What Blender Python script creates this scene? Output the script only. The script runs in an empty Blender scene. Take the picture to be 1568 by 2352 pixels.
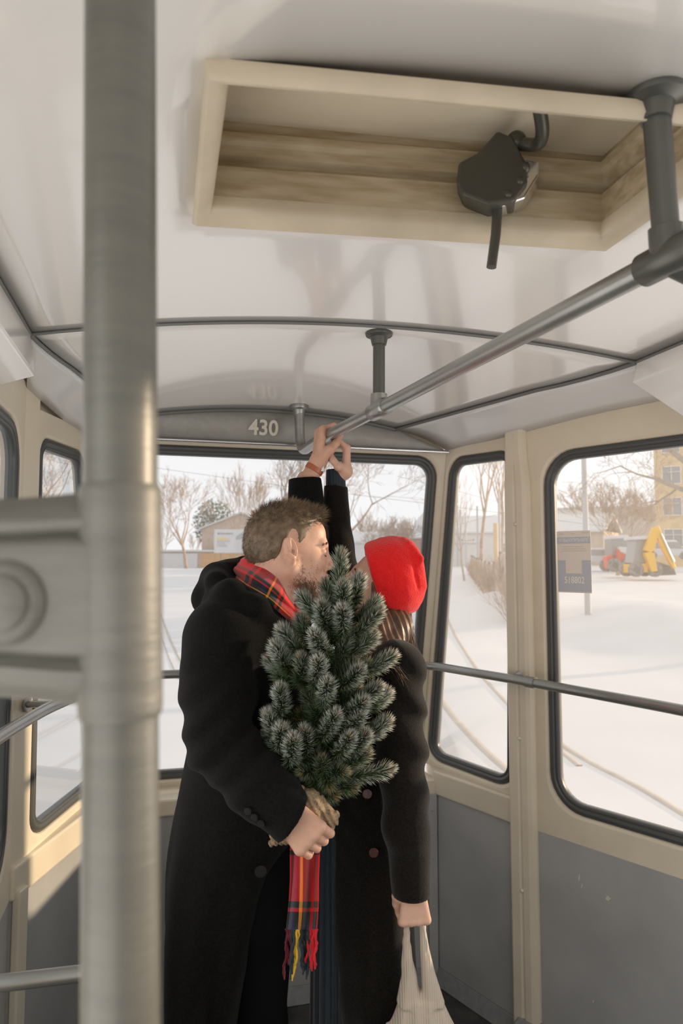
import bpy, bmesh, math, random
import numpy as np
from mathutils import Vector, Matrix, Euler
D = bpy.data
SC = bpy.context.scene
COL = SC.collection
rnd = random.Random(7)

# ---------------------------------------------------------------- camera, sky, sun, exposure
F = 1568.0; CX, CY = 784.0, 1176.0; EYE = 1.6
PITCH = math.atan2(114.0, F)
cam_d = D.cameras.new('camera'); cam = D.objects.new('camera', cam_d); COL.objects.link(cam)
cam_d.sensor_fit = 'VERTICAL'; cam_d.sensor_height = 36.0; cam_d.lens = 24.0
cam_d.clip_start = 0.02; cam_d.clip_end = 2000
cam.location = (0, 0, EYE); cam.rotation_euler = (math.pi/2 + PITCH, 0, 0)
cam_d.dof.use_dof = True; cam_d.dof.focus_distance = 1.72; cam_d.dof.aperture_fstop = 5.0
SC.camera = cam
FILL = 8.0     # power of each area light added to brighten the interior (watts)

w = D.worlds.new('sky'); SC.world = w; w.use_nodes = True
bg = w.node_tree.nodes['Background']
bg.inputs[0].default_value = (0.97, 0.975, 1.0, 1)
bg.inputs[1].default_value = 1.04
SUN_DIR = Vector((0.93, 0.33, 0.15)).normalized()
sd = D.lights.new('sun', 'SUN'); sd.energy = 5.0; sd.angle = math.radians(1.2); sd.color = (1.0, 0.78, 0.54)
sun = D.objects.new('sun', sd); COL.objects.link(sun)
sun.rotation_euler = SUN_DIR.to_track_quat('Z', 'Y').to_euler(); sun.location = (5, 2, 6)

vs = SC.view_settings
vs.view_transform = 'Standard'; vs.look = 'None'; vs.exposure = 0.0; vs.gamma = 1.0
try: vs.use_curve_mapping = False
except Exception: pass
SC.cycles.max_bounces = 10; SC.cycles.diffuse_bounces = 5; SC.cycles.transparent_max_bounces = 24
SC.cycles.caustics_reflective = False; SC.cycles.caustics_refractive = False

# ---------------------------------------------------------------- view geometry helpers
SP, CP = math.sin(PITCH), math.cos(PITCH)
def ray(px, py):
    u = (px-CX)/F; v = (CY-py)/F
    return Vector((u, CP - v*SP, SP + v*CP))
def at(px, py, Y):
    r = ray(px, py); t = Y/r.y
    return Vector((r.x*t, Y, EYE + r.z*t))
def atz(px, py, z):
    r = ray(px, py); t = (z-EYE)/r.z
    return Vector((r.x*t, r.y*t, z))

# ---------------------------------------------------------------- materials
def mat(name, color, rough=0.6, metal=0.0, spec=0.5, noise=0.0, nscale=40.0, bump=0.0, bscale=120.0, sheen=0.0, sss=0.0, sssr=(1,.4,.2), coat=0.0, var=None, stretch=None):
    m = D.materials.new(name); m.use_nodes = True
    nt = m.node_tree; b = nt.nodes['Principled BSDF']
    b.inputs['Base Color'].default_value = (*color, 1)
    b.inputs['Roughness'].default_value = rough
    b.inputs['Metallic'].default_value = metal
    b.inputs['Specular IOR Level'].default_value = spec
    if sheen:
        b.inputs['Sheen Weight'].default_value = sheen; b.inputs['Sheen Roughness'].default_value = 0.4
    if coat: b.inputs['Coat Weight'].default_value = coat; b.inputs['Coat Roughness'].default_value = 0.08
    if sss:
        b.inputs['Subsurface Weight'].default_value = sss
        b.inputs['Subsurface Radius'].default_value = sssr
        b.inputs['Subsurface Scale'].default_value = 0.006
    tc = nt.nodes.new('ShaderNodeTexCoord')
    src = tc.outputs['Object']
    if stretch:
        mp = nt.nodes.new('ShaderNodeMapping'); mp.inputs['Scale'].default_value = stretch
        nt.links.new(src, mp.inputs[0]); src = mp.outputs[0]
    if noise or var:
        n = nt.nodes.new('ShaderNodeTexNoise'); n.inputs['Scale'].default_value = nscale; n.inputs['Detail'].default_value = 5
        nt.links.new(src, n.inputs['Vector'])
        r = nt.nodes.new('ShaderNodeValToRGB'); nt.links.new(n.outputs['Fac'], r.inputs[0])
        c2 = var if var else tuple(min(1, c*(1-noise)) for c in color)
        c1 = color if var else tuple(min(1, c*(1+noise)) for c in color)
        r.color_ramp.elements[0].position = 0.35; r.color_ramp.elements[0].color = (*c2, 1)
        r.color_ramp.elements[1].position = 0.65; r.color_ramp.elements[1].color = (*c1, 1)
        nt.links.new(r.outputs[0], b.inputs['Base Color'])
    if bump:
        n = nt.nodes.new('ShaderNodeTexNoise'); n.inputs['Scale'].default_value = bscale; n.inputs['Detail'].default_value = 6
        nt.links.new(src, n.inputs['Vector'])
        bp = nt.nodes.new('ShaderNodeBump'); bp.inputs['Strength'].default_value = bump; bp.inputs['Distance'].default_value = 0.004
        nt.links.new(n.outputs['Fac'], bp.inputs['Height']); nt.links.new(bp.outputs[0], b.inputs['Normal'])
    return m

M = {}
M['ceiling'] = mat('glossy_white_enamel', (0.78, 0.76, 0.73), 0.22, spec=0.8, bump=0.03, bscale=9, coat=.7)
M['cove'] = mat('blue_grey_enamel', (0.78, 0.79, 0.80), 0.18, spec=0.6)
M['cream'] = mat('cream_enamel', (0.74, 0.66, 0.52), 0.33, noise=0.04, nscale=6, bump=0.05, bscale=25)
M['cream_worn'] = mat('cream_enamel_worn', (0.52, 0.44, 0.31), 0.45, var=(0.36, 0.28, 0.17), nscale=7, bump=0.1, bscale=30, stretch=(1, 5, 8))
M['cream_rim'] = mat('cream_hatch_rim', (0.56, 0.48, 0.36), .4, noise=.08, nscale=9)
M['grey'] = mat('grey_panel_laminate', (0.40, 0.402, 0.392), 0.42, noise=0.10, nscale=4, bump=0.05, bscale=60)
M['header'] = mat('header_grey_paint', (0.36, 0.35, 0.325), 0.4, noise=0.05)
M['floor'] = mat('dark_floor_rubber', (0.030, 0.031, 0.029), 0.8, var=(0.07, 0.07, 0.065), nscale=12, bump=0.4, bscale=90)
M['skirting'] = mat('grey_skirting_vinyl', (0.24, 0.245, 0.245), 0.5, noise=0.1)
M['rubber'] = mat('black_window_rubber', (0.075, 0.078, 0.076), 0.38)
M['rail'] = mat('brushed_grey_rail', (0.31, 0.31, 0.295), 0.30, metal=0.65, noise=0.10, nscale=8, stretch=(1, 1, 6))
M['pole'] = mat('grey_pole_paint', (0.112, 0.108, 0.090), 0.40, metal=0.15, noise=0.07, nscale=14, bump=0.12, bscale=40, stretch=(1, 1, 9))
M['clamp'] = mat('grey_clamp_paint', (0.125, 0.12, 0.102), 0.48, metal=0.1, noise=0.10, nscale=18, bump=0.2, bscale=40, stretch=(1, 1, 6))
M['hanger'] = mat('dark_hanger_paint', (0.10, 0.10, 0.09), 0.35, metal=0.4)
M['chrome'] = mat('bright_steel', (0.75, 0.75, 0.74), 0.22, metal=1.0)
M['latch'] = mat('dark_latch_metal', (0.075, 0.072, 0.058), 0.4, metal=0.3)
M['numeral'] = mat('cream_number_paint', (0.66, 0.63, 0.53), 0.5)
M['seam'] = mat('dark_seam_line', (0.16, 0.16, 0.155), 0.5)
M['skirt_seam'] = M['seam']

def glass_mat():
    m = D.materials.new('dusty_window_glass'); m.use_nodes = True
    nt = m.node_tree; nt.nodes.clear()
    out = nt.nodes.new('ShaderNodeOutputMaterial')
    tr = nt.nodes.new('ShaderNodeBsdfTransparent'); tr.inputs[0].default_value = (0.93, 0.93, 0.925, 1)
    tl = nt.nodes.new('ShaderNodeBsdfTranslucent'); tl.inputs[0].default_value = (0.95, 0.92, 0.88, 1)
    gl = nt.nodes.new('ShaderNodeBsdfGlossy'); gl.inputs['Roughness'].default_value = 0.02
    fr = nt.nodes.new('ShaderNodeFresnel'); fr.inputs[0].default_value = 1.3
    m1 = nt.nodes.new('ShaderNodeMixShader'); m1.inputs[0].default_value = 0.11  # translucent share puts the outdoor haze into the panes
    m2 = nt.nodes.new('ShaderNodeMixShader')
    nt.links.new(tr.outputs[0], m1.inputs[1]); nt.links.new(tl.outputs[0], m1.inputs[2])
    mm = nt.nodes.new('ShaderNodeMath'); mm.operation = 'MULTIPLY'; mm.inputs[1].default_value = .35; nt.links.new(fr.outputs[0], mm.inputs[0]); nt.links.new(mm.outputs[0], m2.inputs[0]); nt.links.new(m1.outputs[0], m2.inputs[1]); nt.links.new(gl.outputs[0], m2.inputs[2])
    nt.links.new(m2.outputs[0], out.inputs[0])
    return m
M['glass'] = glass_mat()

# ---------------------------------------------------------------- object helpers
def link(name, me, m=None, parent=None, smooth=False):
    if m is not None:
        me.materials.clear()
        for x in (m if isinstance(m, (list, tuple)) else [m]): me.materials.append(x)
    if smooth:
        for p in me.polygons: p.use_smooth = True
    o = D.objects.new(name, me); COL.objects.link(o)
    if parent is not None:
        o.parent = parent
        base = Vector((0, 0, 0)); q = parent
        while q is not None: base += q.location; q = q.parent
        o.location = -base
    return o
def pym(name, verts, faces, m=None, parent=None, smooth=False, mi=None):
    me = D.meshes.new(name); me.from_pydata([tuple(v) for v in verts], [], faces)
    if m is not None:
        for x in (m if isinstance(m, (list, tuple)) else [m]): me.materials.append(x)
    if mi is not None:
        me.polygons.foreach_set('material_index', mi)
    me.update()
    return link(name, me, None, parent, smooth)
def thing(name, label, cat, loc, group=None):
    o = D.objects.new(name, None); COL.objects.link(o); o.location = loc; o.empty_display_size = 0.05
    o['label'] = label; o['category'] = cat
    if group: o['group'] = group
    return o
def tag(o, label, cat, group=None, kind=None):
    o['label'] = label; o['category'] = cat
    if group: o['group'] = group
    if kind: o['kind'] = kind
    return o
def struct(o, label=None, cat=None):
    o['kind'] = 'structure'
    if label: o['label'] = label
    if cat: o['category'] = cat
    return o

class MB:
    """collects simple solids in world space; build() links them as one mesh object"""
    def __init__(s): s.v = []; s.f = []; s.m = []; s.mi = 0
    def add(s, vs, fs):
        n = len(s.v); s.v += [Vector(v) for v in vs]; s.f += [[i+n for i in f] for f in fs]; s.m += [s.mi]*len(fs); return s
    def hexa(s, p):  # 8 points: bottom loop 0-3, top loop 4-7
        return s.add(p, [(0,3,2,1),(4,5,6,7),(0,1,5,4),(1,2,6,5),(2,3,7,6),(3,0,4,7)])
    def box(s, c, d, rz=0.0, R=None):
        c = Vector(c); hx, hy, hz = d[0]/2, d[1]/2, d[2]/2
        R = R or Matrix.Rotation(rz, 3, 'Z')
        return s.hexa([c + R@Vector((x*hx, y*hy, z*hz)) for z in (-1, 1) for x, y in ((-1,-1),(1,-1),(1,1),(-1,1))])
    def tube(s, pts, r, n=16, caps=True):
        pts = [Vector(p) for p in pts]; rs = r if isinstance(r, (list, tuple)) else [r]*len(pts)
        ref = None; rings = []
        for i, p in enumerate(pts):
            t = (pts[min(i+1, len(pts)-1)] - pts[max(i-1, 0)]).normalized()
            if ref is None:
                ref = Vector((0, 0, 1)) if abs(t.z) < 0.9 else Vector((1, 0, 0))
            u = (ref - t*ref.dot(t)).normalized(); ref = u; v = t.cross(u)
            rings.append([p + (u*math.cos(2*math.pi*k/n) + v*math.sin(2*math.pi*k/n))*rs[i] for k in range(n)])
        vs = [q for rg in rings for q in rg]; fs = []
        for i in range(len(rings)-1):
            for k in range(n):
                a = i*n+k; b = i*n+(k+1) % n; fs.append((a, b, b+n, a+n))
        if caps:
            fs.append(tuple(range(n-1, -1, -1))); fs.append(tuple((len(rings)-1)*n+k for k in range(n)))
        return s.add(vs, fs)
    def disc(s, c, axis, r, h, n=24):
        a = Vector(axis).normalized(); c = Vector(c)
        return s.tube([c - a*h/2, c - a*h*0.35, c + a*h*0.35, c + a*h/2], [r*0.9, r, r, r*0.9], n)
    def ball(s, c, r, n=12, sc=(1, 1, 1)):
        vs = []; fs = []; c = Vector(c)
        for i in range(n+1):
            th = math.pi*i/n
            for k in range(2*n):
                ph = math.pi*k/n
                vs.append(c + Vector((r*sc[0]*math.sin(th)*math.cos(ph), r*sc[1]*math.sin(th)*math.sin(ph), r*sc[2]*math.cos(th))))
        for i in range(n):
            for k in range(2*n):
                a = i*2*n+k; b = i*2*n+(k+1) % (2*n); fs.append((a, a+2*n, b+2*n, b))
        return s.add(vs, fs)
    def prism(s, poly, off):
        n = len(poly); off = Vector(off); poly = [Vector(p) for p in poly]
        return s.add(poly + [p+off for p in poly], [tuple(range(n-1, -1, -1)), tuple(range(n, 2*n))] + [(i, (i+1) % n, n+(i+1) % n, n+i) for i in range(n)])
    def build(s, name, m, parent=None, smooth=False, bevel=0.0, angle=True):
        o = pym(name, s.v, s.f, m, parent, smooth, s.m if isinstance(m, (list, tuple)) else None)
        me = o.data
        bm = bmesh.new(); bm.from_mesh(me); bmesh.ops.recalc_face_normals(bm, faces=bm.faces); bm.to_mesh(me); bm.free()
        if bevel:
            b = o.modifiers.new('bevel', 'BEVEL'); b.width = bevel; b.segments = 3; b.limit_method = 'ANGLE'; b.angle_limit = 0.6
        if smooth and angle:
            me.set_sharp_from_angle(angle=0.8)
        return o

def fillet(pts, r, n=8):
    """polyline with rounded corners"""
    pts = [Vector(p) for p in pts]; out = [pts[0]]
    for i in range(1, len(pts)-1):
        a, b, c = pts[i-1], pts[i], pts[i+1]
        rr = min(r, (a-b).length*0.49, (c-b).length*0.49)
        p0 = b + (a-b).normalized()*rr; p1 = b + (c-b).normalized()*rr
        for k in range(n+1):
            t = k/n; out.append(p0*(1-t)**2 + b*2*t*(1-t) + p1*t*t)
    out.append(pts[-1]); return out

def text_mesh(name, body, size, m, M4, parent=None, depth=0.001, bold=0.0, squeeze=1.0, align='CENTER'):
    c = D.curves.new(name, 'FONT'); c.body = body; c.size = size; c.extrude = depth; c.offset = bold
    c.align_x = align; c.align_y = 'CENTER'; c.resolution_u = 4
    to = D.objects.new(name, c); COL.objects.link(to)
    dg = bpy.context.evaluated_depsgraph_get(); dg.update()
    me = D.meshes.new_from_object(to.evaluated_get(dg)); D.objects.remove(to); D.curves.remove(c)
    me.transform(Matrix.Scale(squeeze, 4, (1, 0, 0))); me.transform(M4); me.name = name
    return link(name, me, m, parent)
# ================================================================ THE TRAM SHELL
AX = Vector((-0.25, 0.968, 0)).normalized()       # long axis of the tram, away from the camera
TR = Vector((AX.y, -AX.x, 0))                      # across, to the right
def V2(x, y, z=0.0): return Vector((x, y, z))
# plan points of the inner wall line (z is added later)
L1 = V2(-0.883, 1.885); L2 = V2(-0.822, 2.46); R2 = V2(0.367, 2.74); R1 = V2(0.633, 2.388); R0 = V2(1.155, 1.80)
L0 = L1 - AX*2.92; R00 = R0 - AX*2.92
# glass line: bottom (z=.80) and top (z=2.0) ; the rear end is raked
L2b = V2(-0.855, 2.60); L2t = V2(-0.858, 2.275)
R2b = V2(0.324, 2.876); R2t = V2(0.406, 2.617)
ZS, ZB, ZT = 0.70, 0.80, 2.02
def z(p, h): return Vector((p.x, p.y, h))

def rrect(x0, x1, z0, z1, r, n=7):
    pts = []
    for cx, cz, a0 in ((x1-r, z1-r, 0), (x0+r, z1-r, 90), (x0+r, z0+r, 180), (x1-r, z0+r, 270)):
        for k in range(n+1):
            a = math.radians(a0 + 90*k/n); pts.append((cx + r*math.cos(a), cz + r*math.sin(a)))
    return pts
def window_wall(name, Pb, Qb, Pt, Qt, zb, zt, hole, n_win, label, material=None, thick=0.05, gask=0.030, bow=0.0, pane_label=None):
    """wall patch P->Q (seen from inside, outward = left of P->Q rotated) with one rounded opening, rubber gasket and pane"""
    material = material or M['cream']
    Wd = ((Qb-Pb).length + (Qt-Pt).length)/2; H = zt-zb
    def mp(x, h, d=0.0):   # x metres along, h height, d outward
        f = x/Wd; g = (h-zb)/H
        p = (Pb.lerp(Qb, f)).lerp(Pt.lerp(Qt, f), g)
        t = (Qb-Pb).normalized(); n = Vector((t.y, -t.x, 0))
        e = math.sin(math.pi*max(0, min(1, f)))*bow
        return Vector((p.x, p.y, h)) + n*(d+e)
    hx0, hx1, hz0, hz1, hr = hole
    hl = rrect(hx0, hx1, hz0, hz1, hr)
    cx, cz = (hx0+hx1)/2, (hz0+hz1)/2
    ol = []
    for x, h in hl:   # matching outer points
        dx, dz = x-cx, h-cz
        sx = ((Wd-cx) if dx > 0 else cx)/abs(dx) if abs(dx) > 1e-6 else 1e9
        sz = ((zt-cz) if dz > 0 else (cz-zb))/abs(dz) if abs(dz) > 1e-6 else 1e9
        s = min(sx, sz); ol.append([cx+dx*s, cz+dz*s])
    for X, Z_ in ((0, zb), (Wd, zb), (0, zt), (Wd, zt)):   # snap nearest to the corners
        k = min(range(len(ol)), key=lambda i: (ol[i][0]-X)**2 + (ol[i][1]-Z_)**2); ol[k] = [X, Z_]
    n = len(hl); vs = []; fs = []
    cz_ = 0.012
    rings = [([mp(x, h, 0) for x, h in ol]),
             ([mp(x + (x-cx)/max(abs(x-cx), 1e-6)*0.012, h + (h-cz)/max(abs(h-cz), 1e-6)*0.012, 0) for x, h in hl]),
             ([mp(x + (x-cx)/max(abs(x-cx), 1e-6)*0.004, h + (h-cz)/max(abs(h-cz), 1e-6)*0.004, 0.004) for x, h in hl]),
             ([mp(x, h, 0.012) for x, h in hl]),
             ([mp(x, h, thick) for x, h in hl]),
             ([mp(x, h, thick) for x, h in ol])]
    for r in rings: vs += r
    for i in range(len(rings)-1):
        for k in range(n):
            a = i*n+k; b = i*n+(k+1) % n; fs.append((a, a+n, b+n, b))
    for k in range(n):
        a = 5*n+k; b = 5*n+(k+1) % n; fs.append((a, k, (k+1) % n, b))
    wl = pym(name, vs, fs, material)
    bm = bmesh.new(); bm.from_mesh(wl.data); bmesh.ops.recalc_face_normals(bm, faces=bm.faces); bm.to_mesh(wl.data); bm.free()
    struct(wl, label)
    # gasket ring
    root = D.objects.new('window_%d' % n_win, None); COL.objects.link(root); root.location = mp(cx, hz0, 0.02)
    struct(root, pane_label or 'tram window'); 
    prof = [(0.004, 0.0), (0.0, -0.006), (-0.008, -0.011), (-0.018, -0.009), (-0.020, -0.004), (-0.024, -0.008), (-gask, -0.004), (-gask-0.002, 0.004), (-gask-0.002, 0.02), (0.004, 0.02)]
    vs = []; fs = []; m_ = len(prof)
    for i in range(n):
        x, h = hl[i]; xp, hp = hl[i-1]; xn, hn = hl[(i+1) % n]
        tx, tz = xn-xp, hn-hp; l = math.hypot(tx, tz); nx, nz = tz/l, -tx/l    # outward of the loop
        for o_, d_ in prof: vs.append(mp(x+nx*o_, h+nz*o_, 0.012+d_))
    for i in range(n):
        for k in range(m_):
            a = i*m_+k; b = i*m_+(k+1) % m_; c = ((i+1) % n)*m_+(k+1) % m_; d = ((i+1) % n)*m_+k
            fs.append((a, b, c, d))
    g = pym('gasket', vs, fs, M['rubber'], root, True)
    bm = bmesh.new(); bm.from_mesh(g.data); bmesh.ops.recalc_face_normals(bm, faces=bm.faces); bm.to_mesh(g.data); bm.free()
    gx = 14
    vs = [mp(hx0 + (hx1-hx0)*i/gx, hz0 + (hz1-hz0)*j/gx, 0.024) for j in range(gx+1) for i in range(gx+1)]
    fs = [(j*(gx+1)+i, j*(gx+1)+i+1, (j+1)*(gx+1)+i+1, (j+1)*(gx+1)+i) for j in range(gx) for i in range(gx)]
    pym('pane', vs, fs, M['glass'], root, True)
    return wl, mp, Wd
# walls run P->Q so that the outward side is on the left of travel: P right, Q left for the rear wall
Wrear = ((R2b-L2b).length + (R2t-L2t).length)/2
wall_rear, mp_rear, _ = window_wall('wall_rear', R2b, L2b, R2t, L2t, 0.752, 2.03, (0.030, Wrear-0.035, 0.782, 2.005, 0.085), 1,
    'cream rear wall frame around the wide rear window', pane_label='wide rear window of the tram behind the couple')
Wcr = ((R1-R2b).length + (R1-R2t).length)/2
wall_corner_r, mp_cr, _ = window_wall('wall_rear_right', R1, R2b, R1, R2t, 0.782, 2.05, (0.050, Wcr-0.025, 0.806, 2.0, 0.075), 2,
    'cream corner frame right of the rear window', pane_label='narrow corner window right of the rear window')
Wcl = ((L1-L2b).length + (L1-L2t).length)/2
L15 = L1.lerp(L2, 0.125)
Wcl = ((L15-L2b).length + (L15-L2t).length)/2
wall_corner_l, mp_cl, _ = window_wall('wall_rear_left', L2b, L15, L2t, L15, 0.782, 2.04, (0.03, Wcl-0.022, 0.812, 1.965, 0.07), 3,
    'cream corner frame left of the rear window', pane_label='narrow corner window left of the rear window')
Wr = (R0-R1).length
wall_r, mp_r, _ = window_wall('wall_right', R0, R1, R0, R1, ZB-0.10, 2.10, (0.03, Wr-0.086, 0.79, 1.972, 0.115), 4,
    'cream right wall with the big side window', pane_label='big right side window with a ticket sticker')
# left main wall: windows towards and behind the camera
def main_side(P, sign, n0, tagname):
    segs = [(0.0, 1.42), (1.42, 2.92)]
    for i, (a, b) in enumerate(segs):
        A = P - AX*a; B = P - AX*b
        if sign < 0: Pq, Qq = A, B        # left wall: travel towards the camera keeps outward on the ... right
        else: Pq, Qq = B, A
        Wd = (A-B).length
        lo, hi = (0.045, Wd-0.05) if (sign < 0) else (0.05, Wd-0.075)
        window_wall('wall_left_%s' % 'abc'[i] if False else ('wall_left' if sign < 0 else 'wall_right_side'), Pq, Qq, Pq, Qq, 0.70, 2.10, (lo, hi, 0.80, 1.972, 0.12), n0+i,
                    'cream %s side wall with a window' % tagname, pane_label='%s side window, %s' % (tagname, ('nearest the rear corner', 'beside the camera', 'farthest from the rear')[i]))
main_side(L1, -1, 5, 'left')
main_side(R0, 1, 8, 'right')
# filler between left corner frame and the left main window wall
mb = MB()
t = 0.04
nL = Vector((-(L15-L1).normalized().y, (L15-L1).normalized().x, 0))
mb.hexa([z(L1, .70), z(L15, .70), z(L15+nL*t, .70), z(L1+nL*t, .70), z(L1, 2.1), z(L15, 2.1), z(L15+nL*t, 2.1), z(L1+nL*t, 2.1)])
struct(mb.build('wall_left_pillar', M['cream']), 'cream pillar between the two left windows')

# lower walls, grey laminate panels, z 0 .. .70 and the cream sill band
plan = [L0, L1, L2, R2, R1, R0, R00]
nm = ['left', 'rear_left', 'rear', 'rear_right', 'right', 'right_side']
for i in range(6):
    A, B = plan[i], plan[i+1]; tt = (B-A).normalized(); no = Vector((-tt.y, tt.x, 0))
    mb = MB(); mb.hexa([z(A, -.05), z(B, -.05), z(B+no*.05, -.05), z(A+no*.05, -.05), z(A, ZS), z(B, ZS), z(B+no*.05, ZS), z(A+no*.05, ZS)])
    struct(mb.build('wall_%s_panel' % nm[i], M['grey']), 'grey lower wall panel, %s' % nm[i].replace('_', ' '))
# sill band: proud cream strip + ledge to the raked glass
for nmx, A, B, Ab, Bb in (('rear_left', L1, L2, L1, L2b), ('rear', L2, R2, L2b, R2b), ('rear_right', R2, R1, R2b, R1)):
    tt = (B-A).normalized(); no = Vector((-tt.y, tt.x, 0)); q = -no*0.012
    ZB = .754 if nmx == 'rear' else .784; tb = (Bb-Ab).normalized(); nb = Vector((-tb.y, tb.x, 0))*0.03
    mb = MB(); mb.hexa([z(A+q, ZS-.004), z(B+q, ZS-.004), z(Bb+nb, ZS-.004), z(Ab+nb, ZS-.004), z(A+q, ZB+.002), z(B+q, ZB+.002), z(Bb+nb, ZB+.002), z(Ab+nb, ZB+.002)])
    struct(mb.build('trim_%d' % (('rear_left', 'rear', 'rear_right').index(nmx)+1), M['cream'], bevel=0.008), 'cream sill band under the %s window' % nmx.replace('_', ' '))
# posts on the walls
def post(Pc, tdir, width, depth, z0, z1, name, label, n):
    """pressed steel post: two-step profile, crank at the top"""
    t = tdir.normalized(); inn = Vector((t.y, -t.x, 0))
    prof = [(-.5, 0), (-.5, .8), (-.42, 1.0), (-.10, 1.0), (-.04, .86), (.0, .86), (.06, 1.0), (.30, 1.0), (.44, .8), (.5, .3), (.5, 0)]
    hs = [z0, z0+.02, z1-.25, z1-.20, z1-.12, z1-.05, z1]
    sx = [0, 0, 0, .003, .022, .028, .028]; dp = [1, 1, 1, 1, .9, .9, .8]
    vs = []; fs = []; m_ = len(prof)
    for h, s_, d_ in zip(hs, sx, dp):
        for a, b in prof: vs.append(z(Pc + t*(a*width - s_*0.5*(1 if a > 0 else -.2)) + inn*b*depth*d_, h))
    for i in range(len(hs)-1):
        for k in range(m_-1): fs.append((i*m_+k, i*m_+k+1, (i+1)*m_+k+1, (i+1)*m_+k))
    fs.append(tuple(range(m_))); fs.append(tuple((len(hs)-1)*m_+k for k in range(m_)))
    o = pym(name, vs, fs, M['cream'])
    bm = bmesh.new(); bm.from_mesh(o.data); bmesh.ops.recalc_face_normals(bm, faces=bm.faces); bm.to_mesh(o.data); bm.free()
    b = o.modifiers.new('bevel', 'BEVEL'); b.width = .004; b.segments = 3
    struct(o, label); return o
pc = (R1 + V2(0.030, -0.036)*0.3)
p1 = post(pc + (R1-R0).normalized()*0.022, (R0-R1).normalized(), 0.094, 0.030, 0.03, 2.075, 'trim_4', 'cream steel post right of the narrow corner window', 4)
for h in (1.73, .50, 1.0):
    sb = MB(); q = z(pc, h) - Vector((.55, .83, 0)).normalized()*.024*0 ; tt = (R1-R0).normalized(); inn = Vector((-tt.y, tt.x, 0))
    sb.ball(z(pc, h) + inn*0.030 + tt*.022, .006, 8)
    s_ = sb.build('screw', M['cream'], None, True); s_.parent = p1
mb = MB(); cp = L1.lerp(L15, .45); nn = Vector((-(L2-L1).normalized().y, (L2-L1).normalized().x, 0))
mb.box(z(cp, .33) - nn*.012, (.045, .024, .78), rz=math.atan2((L2-L1).y, (L2-L1).x))
struct(mb.build('trim_5', M['cream'], bevel=.006), 'cream post below the left sill')
tt = (R2-L2).normalized(); 
mb = MB(); inn = Vector((tt.y, -tt.x, 0))
mb.hexa([z(R2 + inn*.003 - tt*.035, 0), z(R2 + inn*.003, 0), z(R2 + inn*.016, 0), z(R2 + inn*.016 - tt*.035, 0), z(R2 + inn*.003 - tt*.035, ZS), z(R2 + inn*.003, ZS), z(R2 + inn*.016, ZS), z(R2 + inn*.016 - tt*.035, ZS)])
tr6 = struct(mb.build('trim_6', M['grey'], bevel=.002), 'grey riveted angle strip in the rear right corner')
for k in range(7):
    sb = MB(); sb.ball(z(R2 + inn*.017 - tt*.018, .10 + k*.09), .0045, 6); s_ = sb.build('rivet', M['grey'], None, True); s_.parent = tr6
# floor
fl = MB(); fl.prism([z(p, 0) for p in plan], (0, 0, -.05)); struct(fl.build('floor', M['floor']), 'dark tram floor')
# skirting along the floor
k_ = 1
for i in range(1, 5):
    A, B = plan[i], plan[i+1]; tt = (B-A).normalized(); inn = Vector((tt.y, -tt.x, 0))
    mb = MB(); mb.hexa([z(A+inn*.001, .002), z(B+inn*.001, .002), z(B+inn*.03, .002), z(A+inn*.03, .002), z(A+inn*.001, .055), z(B+inn*.001, .055), z(B+inn*.006, .055), z(A+inn*.006, .055)])
    struct(mb.build('baseboard_%s' % nm[i], M['skirting'], bevel=.003), 'grey skirting along the %s wall' % nm[i].replace('_', ' '))
mb = MB()
tt = (R1-R0).normalized(); inn = Vector((-tt.y, tt.x, 0))
mb.hexa([z(pc - tt*.09, .002), z(pc + tt*.08, .002), z(pc + tt*.08 + inn*.10, .002), z(pc - tt*.09 + inn*.10, .002), z(pc - tt*.05, .09), z(pc + tt*.045, .09), z(pc + tt*.045 + inn*.034, .09), z(pc - tt*.05 + inn*.034, .09)])
struct(mb.build('trim_7', M['skirting'], bevel=.006), 'grey foot cover at the base of the cream post')
# scratches and a chip on the right panel, as small paint flakes
for px, py, a, l, wd in ((1330, 2015, 1.4, .014, .003), (1336, 2035, 1.2, .01, .002), (1396, 2063, .2, .010, .008), (1362, 2300, 1.3, .006, .002)):
    A, B = R1, R0; tt = (B-A).normalized(); no = Vector((-tt.y, tt.x, 0)); r = ray(px, py)
    tq = (A.dot(no) - 0.0)/(r.x*no.x + r.y*no.y); p = Vector((0, 0, EYE)) + r*tq - no*.0006
    e1 = (tt*math.cos(a) + Vector((0, 0, 1))*math.sin(a)); e2 = e1.cross(no)
    mb = MB(); mb.prism([p - e1*l - e2*wd*.3, p - e1*l*.2 - e2*wd, p + e1*l, p + e1*l*.1 + e2*wd], -no*.0004)
    o = mb.build('paint_chip', M['numeral']); tag(o, 'pale paint chip on the grey right panel, ' + {1330: 'upper long one', 1336: 'thin one just below the long one', 1396: 'widest one, to the right', 1362: 'tiny one near the floor'}[px], 'paint chip')

# ---- ceiling ----
# seam plane: across at S(x) ; cornice lines run along the axis in front of it, converge behind it
SL = Vector((-0.723, 1.553, 2.13)); SR = Vector((0.781, 1.777, 2.13))
CL2 = Vector((-0.70, 2.25, 2.085)); CR2 = Vector((0.20, 2.545, 2.10))   # rear ends of the cornice lines
def arc(A, B, rise, n=24):
    out = []
    for i in range(n+1):
        f = i/n; p = A.lerp(B, f); p = Vector((p.x, p.y, p.z + rise*(1-(2*f-1)**2))); out.append(p)
    return out
arc_seam = arc(SL, SR, 0.062)
rear_a = Vector((-0.82, 2.262, 2.085)); rear_b = Vector((0.345, 2.575, 2.040))
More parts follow.
